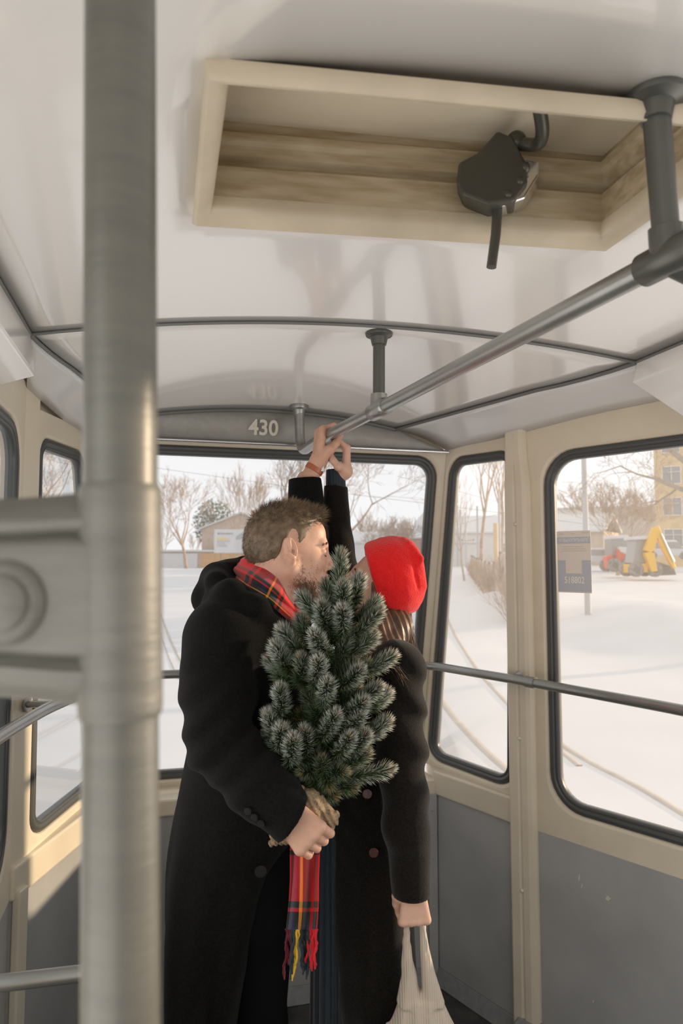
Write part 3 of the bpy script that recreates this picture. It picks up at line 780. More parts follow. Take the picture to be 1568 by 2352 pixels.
tree('bare_tree', 'low bare tree above the red hat, left one', gat(888, 70), 6.2, 41, spread=.62, levels=6, trunk=.25, up=.3, m=M['bark_warm'], minr=.012, lean=-.15)
tree('bare_tree', 'low bare tree above the red hat, right one by the brick pillar', gat(912, 66), 5.6, 43, spread=.6, levels=6, trunk=.22, up=.3, m=M['bark_warm'], minr=.012, lean=.1)
tree('birch_tree', 'tall bare birch in the corner window, left one', gat(1108, 46), 12.0, 51, spread=.42, levels=6, trunk=.5, up=.5, r0=.16, m=M['bark_warm'], minr=.011)
tree('birch_tree', 'tall bare birch in the corner window, right one by the post', gat(1150, 42), 12.5, 53, spread=.40, levels=6, trunk=.5, up=.5, r0=.15, m=M['bark_warm'], minr=.011)
tree('birch_tree', 'slim young birch in the corner window beside the red fence', gat(1066, 50), 8, 57, spread=.35, levels=4, trunk=.4, up=.6, r0=.08, m=M['bark_warm'], minr=.012)
tree('bare_tree', 'bushy brown tree in the right window left of the red tractor', gat(1418, 56), 7.3, 61, spread=.55, levels=7, trunk=.14, up=.35, kids=3, m=M['bark_warm'], minr=.014, r0=.2)
tree('bare_tree', 'overhanging bare tree whose branches cross the top right corner', gat(1760, 15), 9.0, 67, spread=.85, levels=6, trunk=.50, up=.10, r0=.2, m=M['bark'], minr=.006, droop=.0, kids=3, lean=-.12)
tree('bare_tree', 'bare tree seen through the narrow left corner window', gat(60, 34), 9.5, 71, spread=.7, levels=6, trunk=.4, up=.2, r0=.2, m=M['bark_warm'], minr=.009)
# line of thicket trees far behind
v = []; f = []
for k in range(46):
    px = 790 + k*9 + rnd.uniform(-5, 5); Y = rnd.uniform(150, 170); H = rnd.uniform(8, 12.5)*(1 if px < 1010 else .8)
    a, b = grow(gat(px, Y), H, 200+k, spread=.45, levels=4, trunk=.2, up=.4, kids=3, minr=.05); n = len(v); v += a; f += [tuple(i+n for i in q) for q in b]
tag(pym('thicket', v, f, M['bark_warm']), 'brown thicket of bare treetops along the horizon right of the raised arms', 'thicket', kind='stuff')
v = []; f = []
for k in range(34):
    px = rnd.choice([rnd.uniform(80, 200), rnd.uniform(360, 560), rnd.uniform(1180, 1568)]); Y = rnd.uniform(180, 200); H = rnd.uniform(9, 13)
    a, b = grow(gat(px, Y), H, 300+k, spread=.45, levels=4, trunk=.2, up=.4, kids=3, minr=.05); n = len(v); v += a; f += [tuple(i+n for i in q) for q in b]
tag(pym('thicket', v, f, M['bark_warm']), 'low line of bare trees behind the houses and at the far left', 'thicket', kind='stuff')
# evergreen
def blobtree(name, label, base, H, Wd, seed):
    R_ = random.Random(seed); root = thing(name, label, 'tree', base)
    mb = MB(); mb.tube([base, base + Vector((0, 0, H*.8))], [.3, .12], 8); mb.build('trunk', M['bark'], root)
    vs = []; fs = []
    for k in range(1700):
        th = R_.uniform(0, 2*math.pi); u = R_.uniform(-1, 1); rr_ = R_.random()**.35; s_ = math.sqrt(1-u*u)
        c = base + Vector((Wd*.5*rr_*s_*math.cos(th), Wd*.5*rr_*s_*math.sin(th), H*.62 + H*.36*rr_*u)); d_ = Vector((R_.uniform(-1, 1), R_.uniform(-1, 1), R_.uniform(-.6, 1))).normalized()
        e = d_.orthogonal().normalized(); L = R_.uniform(.3, .7); b = len(vs)
        vs += [c - e*.12, c + e*.12, c + d_*L + e*.04, c + d_*L*.9 - e*.04, c + d_.cross(e)*.14 + d_*L*.5]; fs += [(b, b+1, b+2, b+3), (b, b+4, b+2)]
    o = pym('foliage', vs, fs, M['pine'], root); o['kind'] = 'stuff'; return root
blobtree('pine_tree', 'dark green pine behind the plaster house, left of the thin trees', gat(490, 136), 13.5, 8.2, 5)

# ---- buildings
def facing(c, yaw): 
    ex = Vector((math.cos(yaw), math.sin(yaw), 0)); return ex, Vector((-ex.y, ex.x, 0))
def house(name, label, c, Wd, Dp, H, RH, yaw, wm, wins=(), ridge='x', side=None, floors=None, over=.35, chimney=False, group=None):
    """gabled house with snow on the roof; c = ground centre of the front wall"""
    ex, ey = facing(c, yaw); up = Vector((0, 0, 1)); root = thing(name, label, 'building', c, group)
    def P(x, y, h): return c + ex*x + ey*y + up*h
    mb = MB()
    mb.hexa([P(-Wd/2, 0, -1.5), P(Wd/2, 0, -1.5), P(Wd/2, Dp, -1.5), P(-Wd/2, Dp, -1.5), P(-Wd/2, 0, H), P(Wd/2, 0, H), P(Wd/2, Dp, H), P(-Wd/2, Dp, H)])
    if RH and ridge == 'y': mb.prism([P(-Wd/2, 0, H), P(Wd/2, 0, H), P(0, 0, H+RH)], ey*Dp)
    mb.build('wall', wm, root)
    rf = MB(); T = .28
    if not RH: rf.hexa([P(-Wd/2-over, -over, H), P(Wd/2+over, -over, H), P(Wd/2+over, Dp+over, H), P(-Wd/2-over, Dp+over, H), P(-Wd/2-over, -over, H+T), P(Wd/2+over, -over, H+T), P(Wd/2+over, Dp+over, H+T), P(-Wd/2-over, Dp+over, H+T)])
    elif ridge == 'y':
        for s_ in (-1, 1):
            rf.prism([P(s_*(Wd/2+over), -over, H-.1), P(0, -over, H+RH), P(0, -over, H+RH+T), P(s_*(Wd/2+over), -over, H-.1+T)], ey*(Dp+2*over))
    else:
        rf.prism([P(-Wd/2-over, -over, H-.1), P(-Wd/2-over, Dp/2, H+RH), P(-Wd/2-over, Dp+over, H-.1), P(-Wd/2-over, Dp+over, H-.1+T), P(-Wd/2-over, Dp/2, H+RH+T), P(-Wd/2-over, -over, H-.1+T)], ex*(Wd+2*over))
    rf.build('roof', M['snow'], root)
    if chimney: MB().box(P(Wd*.18, Dp*.4, H+RH*.9+.5), (.7, .7, 1.6)).build('chimney', M['brick'], root)
    for (x, h, w_, hh) in wins:
        fr = MB(); T = .09
        for dx, dz, sx, sz in ((0, hh/2, w_+T, T), (0, -hh/2, w_+T, T), (-w_/2, 0, T, hh), (w_/2, 0, T, hh), (0, 0, T*.8, hh), (0, hh*.18, w_, T*.7)):
            fr.box(P(x+dx, -.05, h+dz), (sx, .12, sz), rz=yaw)
        fo = fr.build('window', M['winframe'], root)
        pn_ = MB().box(P(x, .0, h), (w_, .05, hh), rz=yaw).build('pane', M['winglass'], fo)
    return root
house('plaster_house', 'beige two-storey plaster house with snowy gable roof behind the billboard', gat(552, 112), 12.5, 16, 6.2, 2.6, math.radians(10), M['plaster'], [(-3.6, 4.4, 1.5, 1.7), (.2, 4.4, 1.5, 1.7), (3.8, 4.4, 1.5, 1.7), (-3.6, 1.4, 1.5, 1.7), (3.8, 1.4, 1.5, 1.7)], 'y', chimney=True)
# long low shed with white doors
c = gat(438, 104); c.z -= .25
sh = house('long_shed', 'long low shed with white doors and orange panels under the house', c, 24, 5, 2.7, 0, math.radians(3), M['plaster'], over=.3)
ex, ey = facing(c, math.radians(3))
MB().box(c + ex*(-3.3) - ey*.08 + Vector((0, 0, 1.3)), (8.6, .12, 2.3), rz=math.radians(3)).build('door', M['white_wall'], sh)
MB().box(c + ex*5.6 - ey*.08 + Vector((0, 0, 1.3)), (8.2, .12, 2.3), rz=math.radians(3)).build('door', M['orange'], sh)
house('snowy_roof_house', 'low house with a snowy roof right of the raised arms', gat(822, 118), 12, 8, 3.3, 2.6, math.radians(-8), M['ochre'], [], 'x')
house('white_long_building', 'long white wall building behind the brick pillar', gat(880, 90), 26, 6, 3.6, 0, math.radians(-4), M['white_wall'], [(1.2, 1.9, 3.0, .9)], over=.2)
house('far_grey_house', 'pale house with snowy roof behind the birches in the corner window', gat(1120, 120), 26, 8, 5.2, 3.0, math.radians(-20), M['white_wall'], [(-6, 2.5, 1.4, 1.6), (-2, 2.5, 1.4, 1.6), (3, 2.5, 1.4, 1.6)], 'x')
house('white_row_building', 'white two-storey row building at the left of the big right window', gat(1298, 128), 20, 8, 10.0, 0, math.radians(-20), M['white_wall'], [(x, 7.6, 1.8, 1.5) for x in (-7, -3.5, 0, 3.5, 7)], over=.2)
house('snowy_garage', 'low garage with a bright snow-covered sloping roof behind the ticket sticker', gat(1285, 88), 11, 8, 4.2, 2.2, math.radians(-35), M['plaster'], [], 'x')
house('grey_clad_house', 'grey house between the bushy tree and the yellow brick block', gat(1478, 98), 10, 8, 8.0, 0, math.radians(-25), M['post_grey'], [(2.5, 5.6, 1.2, 1.6)], over=.2)
wn = []
for fl_ in range(4):
    for x in (-8.2, -5.1, -2.0, 1.1): wn.append((x, 3.2 + fl_*3.6, 1.9, 2.0))
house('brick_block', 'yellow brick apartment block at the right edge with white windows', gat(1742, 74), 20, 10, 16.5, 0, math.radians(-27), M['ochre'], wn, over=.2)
# ---- billboard
c = gat(532, 82); W_, H_ = 4.25, 2.85; zc = at(532, 1243, 82).z
bb = thing('billboard', 'white advertising billboard with text and a toy bear, left of the man', 'billboard', c)
yaw = 0.02; ex, ey = facing(c, yaw)
B0 = Vector((c.x, c.y, zc))
MB().box(B0 + ey*.12, (W_, .2, H_), rz=yaw).build('panel', M['white_wall'], bb)
fr = MB()
for s_ in (-1, 1):
    MB().tube([Vector((c.x, c.y, c.z-.3)) + ex*s_*1.3 + ey*.1, B0 + ex*s_*1.3 + ey*.15], .07, 8).build('post', M['darkmetal'], bb)
M['ink'] = mat('printed_grey_ink', (0.27, 0.25, 0.24), .7); M['hl'] = mat('yellow_highlight', (0.85, 0.62, 0.16), .7)
M['print_grey'] = mat('printed_grey', (0.45, 0.46, 0.47), .7); M['print_pale'] = mat('printed_pale_floor', (0.60, 0.59, 0.58), .7); M['pinkish'] = mat('printed_pale_pink', (0.72, 0.52, 0.48), .7)
M['print_dark'] = mat('printed_slats', (0.36, 0.38, 0.39), .7)
def bbp(x, h, d=0): return B0 + ex*x + Vector((0, 0, h)) - ey*d
def flat(poly, d0, m, nm): MB().prism([bbp(x, h, d0) for x, h in poly], -ey*.012).build(nm, m, bb)
sx_ = W_/78.0   # metres per photo pixel on the board
def bx_(x): return (x-531.5)*sx_
def bz_(y): return -(y-1242.5)*sx_
flat([(bx_(540), bz_(1238)), (bx_(570.4), bz_(1238)), (bx_(570.4), bz_(1267.5)), (bx_(540), bz_(1267.5))], .0, M['print_pale'], 'picture_floor')
flat([(bx_(540), bz_(1238.6)), (bx_(540), bz_(1232)), (bx_(561), bz_(1218.3)), (bx_(570.4), bz_(1218.3)), (bx_(570.4), bz_(1238.6))], .0, M['print_grey'], 'picture_slats')
sl_ = MB()
for k in range(8):
    x = 542+k*3.8; y0 = max(1218.6, 1232-(x-540)*.652)
    if x < 570: sl_.prism([bbp(bx_(x), bz_(1238.4), .013), bbp(bx_(x+1.5), bz_(1238.4), .013), bbp(bx_(x+1.5), bz_(y0), .013), bbp(bx_(x), bz_(y0+1), .013)], -ey*.004)
sl_.build('slat_lines', M['print_dark'], bb)
be = MB(); 
for x, y, r, sx2, sz2 in ((565.5, 1231.5, 5.2, 1, .92), (560.5, 1228, 2.2, 1, 1), (570, 1228, 2.0, 1, 1), (566, 1242, 5.2, 1, 1.2), (560, 1244, 2.2, 1.0, 1.8)):
    be.ball(bbp(bx_(x), bz_(y), .015), r*sx_, 10, (sx2, .08, sz2))
be.build('toy_bear_picture', M['white_wall'], bb, True)
be = MB(); be.ball(bbp(bx_(566), bz_(1246), .03), 3.6*sx_, 10, (1.2, .08, .8)); be.ball(bbp(bx_(560), bz_(1253), .03), 3.3*sx_, 10, (1, .08, 1)); be.ball(bbp(bx_(569), bz_(1253), .03), 2.6*sx_, 10, (.8, .08, 1))
be.build('toy_bear_clothes', M['pinkish'], bb, True)
flat([(bx_(498.5), bz_(1235)), (bx_(522.5), bz_(1235)), (bx_(522.5), bz_(1239.5)), (bx_(498.5), bz_(1239.5))], .0, M['hl'], 'highlight')
flat([(bx_(500), bz_(1228)), (bx_(500), bz_(1225.2)), (bx_(502), bz_(1223.4)), (bx_(504), bz_(1225.2)), (bx_(504), bz_(1228)), (bx_(502.8), bz_(1228)), (bx_(502), bz_(1226)), (bx_(501.2), bz_(1228))], .0, M['ink'], 'logo')
def words(s_, p0, x_, n_, size, m, root, dep, bold, sq):
    off = 0.0
    for wd_ in s_.split():     # every word is a piece of its own
        m4 = Matrix.Translation(p0 + x_*off) @ Matrix(((x_.x, 0, n_.x, 0), (x_.y, 0, n_.y, 0), (0, 1, 0, 0), (0, 0, 0, 1)))
        o = text_mesh('lettering', wd_, size, m, m4, root, dep, bold, sq, 'LEFT')
        off = max((v.co - p0).dot(x_) for v in o.data.vertices) + size*.24*sq
def bbt(s_, px, py, size, m, nm='lettering'): words(s_, bbp(bx_(px), bz_(py), .016), ex, -ey, size, m, bb, .004, 0, 1.0)
bbt('Бауцентр', 505.5, 1225.6, .34, M['ink']); bbt('СКИДКА 35%', 499.5, 1237.2, .235, M['white_wall'])
bbt('на все ковры', 499, 1242.6, .25, M['print_grey']); bbt('и шторы', 499, 1247.6, .25, M['print_grey']); bbt('в декабре', 499, 1252.6, .25, M['print_grey'])
# ---- brick gate pillar with snowy cap and lit road sign
c = gat(963, 84); pil = thing('brick_gate_pillar', 'brick pillar with a snowy pagoda-shaped cap right of the red hat', 'pillar', c)
MB().box(c + Vector((0, 0, 1.6)), (1.6, 1.6, 4.6)).build('shaft', M['brick'], pil)
cp_ = MB(); zt0 = c.z + 3.9
lv = [(1.2, 0), (1.28, .16), (.8, .55), (.42, 1.1), (.24, 1.25), (.24, 1.6), (.0, 1.9)]
vs = []; fs = []
for r_, h_ in lv: vs += [(c.x+sx3*r_, c.y+sy3*r_, zt0+h_) for sx3, sy3 in ((-1, -1), (1, -1), (1, 1), (-1, 1))]
for i in range(len(lv)-1):
    for k in range(4): fs.append((i*4+k, i*4+(k+1) % 4, (i+1)*4+(k+1) % 4, (i+1)*4+k))
fs.append((3, 2, 1, 0)); cp_.add(vs, fs); cp_.build('cap', M['snow'], pil)
for dx in (-2.2, 2.2):
    MB().box(c + Vector((dx, .1, .8)), (2.0, .4, 2.4)).build('gate_wing', M['brick'], pil)
c = gat(984, 26); sg = thing('road_sign', 'pale diamond-shaped road sign at the right edge of the rear window', 'sign', c)
zc_ = at(984, 1190, 26).z
MB().tube([c - Vector((0, 0, .3)), Vector((c.x, c.y+.05, zc_+.3))], .035, 10).build('post', M['post_grey'], sg, True)
M['sign_back'] = mat('pale_sign_face', (.80, .74, .62), .35)
MB().prism([Vector((c.x-.02, c.y, zc_+.42)), Vector((c.x-.33, c.y-.03, zc_+.05)), Vector((c.x-.22, c.y-.03, zc_-.30)), Vector((c.x+.05, c.y, zc_-.42)), Vector((c.x+.30, c.y+.03, zc_)),], (0, .02, 0)).build('plate', M['sign_back'], sg, bevel=.02)
# ---- fences
def fence(name, label, A, B, H, m, n, gap=False):
    root = thing(name, label, 'fence', A)
    mb = MB(); d_ = (B-A); L = d_.length
    for k in range(n):
        a = A + d_*(k/n); b = A + d_*((k+ (.82 if gap else .995))/n)
        a = Vector((a.x, a.y, gz_(a.x, a.y))); b = Vector((b.x, b.y, gz_(b.x, b.y))); t_ = (b-a).normalized(); no = Vector((-t_.y, t_.x, 0))*.03
        mb.hexa([a-no-Vector((0, 0, .3)), b-no-Vector((0, 0, .3)), b+no-Vector((0, 0, .3)), a+no-Vector((0, 0, .3)), a-no+Vector((0, 0, H)), b-no+Vector((0, 0, H)), b+no+Vector((0, 0, H)), a+no+Vector((0, 0, H))])
    mb.build('boards', m, root); 
    for k in range(max(2, n//3)+1):
        a = A + d_*(k/max(2, n//3)); a = Vector((a.x, a.y, gz_(a.x, a.y))); MB().tube([a, a + Vector((0, 0, H+.15))], .06, 8).build('post', M['darkmetal'], root)
    return root
fence('sheet_fence', 'red sheet-metal fence across the snowy lane in the corner window', gat(985, 100), gat(1088, 94), 3.4, M['fence_red'], 12)
fence('sheet_fence', 'red sheet fence at the left of the rear pillar, behind the hat', gat(905, 104), gat(950, 102), 2.6, M['fence_red'], 8)
fence('picket_fence', 'brown wooden fence running along the right side of the lane', gat(1082, 62), gat(1192, 21), 1.5, mat('weathered_boards', (.50, .38, .31), .8, noise=.15, nscale=3), 34, True)
# scrub in front of the picket fence
v = []; f = []
for k in range(46):
    t_ = rnd.random(); A = gat(1092, 58); B = gat(1205, 20.5); p = A.lerp(B, t_) + Vector((rnd.uniform(-.5, .1), rnd.uniform(-.4, .4), 0)); p.z = gz_(p.x, p.y)
    a, b = grow(p, rnd.uniform(1.3, 2.3), 500+k, spread=.5, levels=3, trunk=.1, up=.5, kids=4, minr=.006); n = len(v); v += a; f += [tuple(i+n for i in q) for q in b]
tag(pym('scrub', v, f, M['bark_warm']), 'dry brown scrub growing along the wooden fence', 'shrubs', kind='stuff')
# yellow advertising column and slim posts in the corner window
for px, Y, H, r_, m, lb in ((1139, 44, 3.9, .15, M['ochre'], 'yellow post standing among the birches'), (1148, 36, 5.2, .07, M['post_grey'], 'slim grey post beside the yellow one'),
                            (1051, 88, 8.0, .13, M['post_grey'], 'slim grey post by the red fence, left of three'), (1058, 86, 7.2, .11, M['post_grey'], 'slim grey post by the red fence, middle of three'), (1070, 80, 6.4, .10, M['post_grey'], 'slim grey post by the red fence, right of three'),
                            (1097, 60, 6.0, .08, M['post_grey'], 'grey fence post next to the left birch')):
    c = gat(px, Y); o = MB().tube([c - Vector((0, 0, .3)), c + Vector((0, 0, H))], r_, 10).build('post', m, None, True); tag(o, lb, 'post', 'posts along the lane')
# lamp post seen through the right window
c = hit(1350, 1412); o = thing('lamp_post', 'pale grey street lamp post crossing the big right window', 'lamp post', c)
MB().tube([c - Vector((0, 0, .3)), c + Vector((0, 0, 8))], [.10, .075], 16).build('post', M['post_grey'], o, True)
MB().tube(fillet([c + Vector((0, 0, 7.9)), c + Vector((0, 0, 8.4)), c + Vector((1.4, .3, 8.7))], .3), .05, 10).build('arm', M['post_grey'], o, True)

# ---- machines
def wheel(root, c, r, wdt, yaw, m=None):
    ex, ey = facing(c, yaw); mb = MB(); mb.tube([c - ey*wdt/2, c - ey*wdt*.42, c + ey*wdt*.42, c + ey*wdt/2], [r*.86, r, r, r*.86], 24); wh = mb.build('wheel', m or M['tyre'], root, True)
    MB().tube([c - ey*wdt*.56, c + ey*wdt*.56], r*.45, 16).build('hub', M['darkmetal'], wh, True)
# yellow excavator-loader
Yx = 48; g0 = gat(1452, Yx); k_ = Yx/F   # metres per pixel there
zb0 = at(1452, 1322, Yx).z
def ex_(x, y, d=0): return Vector((at(x, y, Yx).x, Yx+d, at(x, y, Yx).z))
exv = thing('excavator', 'yellow excavator with raised boom and bucket in the snow, right window', 'excavator', Vector((g0.x, Yx, zb0)))
def arm(pts, w0, nm, m, wd=.32):
    mb = MB(); P = [ex_(x, y) for x, y in pts]
    for (a, b, wa, wb) in zip(P, P[1:], w0, w0[1:]):
        t = (b-a).normalized(); n = Vector((-t.z, 0, t.x)); a = a + Vector((0, -.95, 0)); b = b + Vector((0, -.95, 0)); mb.hexa([a-n*wa+Vector((0, -wd/2, 0)), a+n*wa+Vector((0, -wd/2, 0)), a+n*wa+Vector((0, wd/2, 0)), a-n*wa+Vector((0, wd/2, 0)), b-n*wb+Vector((0, -wd/2, 0)), b+n*wb+Vector((0, -wd/2, 0)), b+n*wb+Vector((0, wd/2, 0)), b-n*wb+Vector((0, wd/2, 0))])
    mb.build(nm, m, exv, bevel=.03)
arm([(1486, 1312), (1474, 1268), (1490, 1214)], [.20, .34, .18], 'boom', M['excav'], .45)
arm([(1490, 1212), (1508, 1256), (1532, 1305)], [.20, .19, .10], 'dipper_arm', M['excav'], .35)
MB().tube([ex_(1500, 1228, -1.2), ex_(1528, 1290, -1.2)], .06, 8).build('ram', M['chrome'], exv, True)
bk = MB(); bk.prism([ex_(1500, 1290, -.6), ex_(1538, 1302, -.6), ex_(1544, 1320, -.6), ex_(1496, 1322, -.6)], (0, 1.1, 0)); bk.build('bucket', M['darkmetal'], exv, bevel=.03)
bd = MB(); bd.prism([ex_(1440, 1296, -.8), ex_(1500, 1292, -.8), ex_(1506, 1312, -.8), ex_(1440, 1316, -.8)], (0, 1.9, 0)); bd.build('chassis', M['excav'], exv, bevel=.04)
bd = MB(); bd.prism([ex_(1452, 1240, -.6), ex_(1482, 1240, -.6), ex_(1484, 1294, -.6), ex_(1446, 1294, -.6)], (0, 1.5, 0)); bd.build('cab', M['winglass'], exv, bevel=.06)
bd = MB(); bd.prism([ex_(1446, 1233, -.8), ex_(1486, 1231, -.8), ex_(1487, 1240, -.8), ex_(1446, 1241, -.8)], (0, 1.9, 0)); bd.build('snowy_roof', M['snow'], exv, bevel=.08)
for x in (1450, 1492): wheel(exv, ex_(x, 1308, -.7), .50, .4, 0); wheel(exv, ex_(x, 1308, .9), .50, .4, 0)
# red tractor
Yx = 52; zb0 = at(1410, 1306, Yx).z
trc = thing('tractor', 'red snow-dusted tractor with a grey cab, left of the excavator', 'tractor', Vector((at(1410, 1300, Yx).x, Yx, zb0)))
def trp(poly, nm, m, d0, dep, bev=.05): MB().prism([ex_(x, y, d0) for x, y in poly], (0, dep, 0)).build(nm, m, trc, bevel=bev)
trp([(1397, 1236), (1433, 1234), (1436, 1276), (1398, 1278)], 'cab', M['winglass'], -.5, 1.4)
trp([(1395, 1231), (1435, 1229), (1436, 1237), (1395, 1239)], 'snowy_roof', M['snow'], -.6, 1.6, .08)
trp([(1408, 1262), (1430, 1266), (1440, 1285), (1436, 1304), (1412, 1306), (1406, 1286)], 'hood', M['tractor'], -.9, .9)
trp([(1410, 1256), (1428, 1258), (1438, 1272), (1430, 1276), (1412, 1268)], 'snow_cover', M['snow'], -.95, 1.0, .08)
trp([(1384, 1278), (1398, 1274), (1402, 1304), (1388, 1306)], 'front_ballast', M['tractor'], -.7, .8)
for x, r_ in ((1400, .5), (1436, .62)): wheel(trc, ex_(x, 1298 if r_ < .6 else 1294, -.9), r_, .35, 0); wheel(trc, ex_(x, 1298 if r_ < .6 else 1294, .7), r_, .35, 0)
# parked cars under snow
def car(label, px, py, Y, L, m):
    global Yx
    Yx = Y; base = Vector((at(px, py, Y).x, Y, at(px, py, Y).z)); root = thing('parked_car', label, 'car', base, 'snowy parked cars')
    P = lambda x, h: base + Vector((x*L, 0, h*L)); W2 = Vector((0, L*.4, 0))
    MB().prism([P(-.5, .06), P(.5, .06), P(.5, .18), P(.42, .20), P(-.44, .21), P(-.5, .16)], W2).build('body', m, root, bevel=.06)
    MB().prism([P(-.34, .2), P(.30, .2), P(.18, .33), P(-.24, .33)], W2).build('cabin', M['winglass'], root, bevel=.06)
    MB().prism([P(-.27, .325), P(.21, .325), P(.16, .37), P(-.22, .37)], W2).build('snow_cover', M['snow'], root, bevel=.08)
    for x in (-.3, .3): wheel(root, P(x, .06) + Vector((0, .05, 0)), .075*L, .2, 0)
car('snow-covered parked car in front of the yellow brick block', 1535, 1283, 60, 4.4, M['car_white'])
car('snow-covered parked car between the sticker and the tractor', 1372, 1297, 64, 4.2, M['car_white'])
car('small red snow-covered car behind the excavator cab', 1448, 1272, 62, 3.6, M['tractor'])
# overhead wires
for k, (a, b) in enumerate((((360, 1075), (1010, 1160)), ((60, 1040), (200, 1075)), ((1040, 1125), (1185, 1160)), ((1260, 1150), (1600, 1060)))):
    A = at(a[0], a[1], 24); B = at(b[0], b[1], 24+k*3); d_ = B-A
    o = MB().tube([A-d_*.6, A, A.lerp(B, .5)-Vector((0, 0, .05)), B, B+d_*.6], .006, 5).build('overhead_wire', M['darkmetal'])
    tag(o, ('thin overhead wire across the rear window', 'thin overhead wire in the narrow left window', 'thin overhead wire in the corner window', 'thin overhead wire in the big right window')[k], 'wire', 'overhead wires')

# ---- ticket sticker on the right window pane
A, B = R0, R1; tt = (A-B).normalized(); no = Vector((-tt.y, tt.x, 0))      # tt runs right in the picture, no outward
def onpane(px, py):
    r = ray(px, py); P0 = z(R1, 1) + no*.016; tq = (P0 - Vector((0, 0, EYE))).dot(no)/(r.dot(no)); return Vector((0, 0, EYE)) + r*tq
sa, sb_ = onpane(1279, 1222), onpane(1357, 1217); sc_, sd_ = onpane(1281, 1360), onpane(1358, 1363)
O = (sc_+sa)/2; wS = ((sb_-sa).dot(tt)+(sd_-sc_).dot(tt))/2; hS = ((sa.z-sc_.z)+(sb_.z-sd_.z))/2
O = Vector((O.x, O.y, (sc_.z+sd_.z)/2))
def stp(f, g, d=0): return O + tt*wS*f + Vector((0, 0, hS*g)) - no*d
stk = thing('ticket_sticker', 'blue and beige ticket sticker with number 518802 on the right window', 'sticker', stp(.5, 0))
M['st_beige'] = mat('sticker_beige', (.86, .78, .68), .5); M['st_blue'] = mat('sticker_blue', (.56, .59, .62), .5); M['st_pale'] = mat('sticker_pale_print', (.92, .88, .82), .5); M['st_ghost'] = mat('sticker_faint_print', (.70, .63, .55), .5)
def pat(poly, d, m, nm, dep=.0006): MB().prism([stp(x, y, d) for x, y in poly], no*-dep).build(nm, m, stk)
def rp(x0, x1, y0, y1): return [(x0, y0), (x1, y0), (x1, y1), (x0, y1)]
pat([(a*.998/1, b) for a, b in [(x*.5+.5, y*.5+.5) for x, y in [(math.copysign(1, cx_)*(1-.05)+.05*math.cos(math.radians(q)), math.copysign(1, cy_)*(1-.03)+.03*math.sin(math.radians(q))) for cx_, cy_, q0 in ((1, 1, 0), (-1, 1, 90), (-1, -1, 180), (1, -1, 270)) for q in (q0, q0+45, q0+90)]]], 0, M['st_beige'], 'backing')
pat(rp(.0, 1, .795, .90), .0007, M['st_blue'], 'title_band')
pat(rp(.02, .25, .02, .525), .0007, M['st_blue'], 'field'); pat(rp(.73, .985, .02, .525), .0007, M['st_blue'], 'field'); pat(rp(.25, .73, .02, .31), .0007, M['st_blue'], 'field')
def stt(s_, f, g, size, m, sq=1.0, bold=0.0):
    p = stp(f, g, .0014); m4 = Matrix.Translation(p) @ Matrix(((tt.x, 0, -no.x, 0), (tt.y, 0, -no.y, 0), (0, 1, 0, 0), (0, 0, 0, 1))); text_mesh('lettering', s_, size, m, m4, stk, .0002, bold, sq)
words('ЧТОБЫ КУПИТЬ БИЛЕТ', stp(.05, .848, .0014), tt, -no, wS*.125, M['st_pale'], stk, .0002, 0.0, .66); stt('518802', .5, .20, wS*.25, M['st_pale'], .80, .0004)
for k, (a, b, g_) in enumerate(((.20, .80, .745), (.15, .85, .71), (.12, .88, .675), (.06, .2, .955), (.42, .54, .955), (.75, .95, .965))): pat(rp(a, b, g_-.006, g_+.006), .0007, M['st_ghost'], 'faint_line')
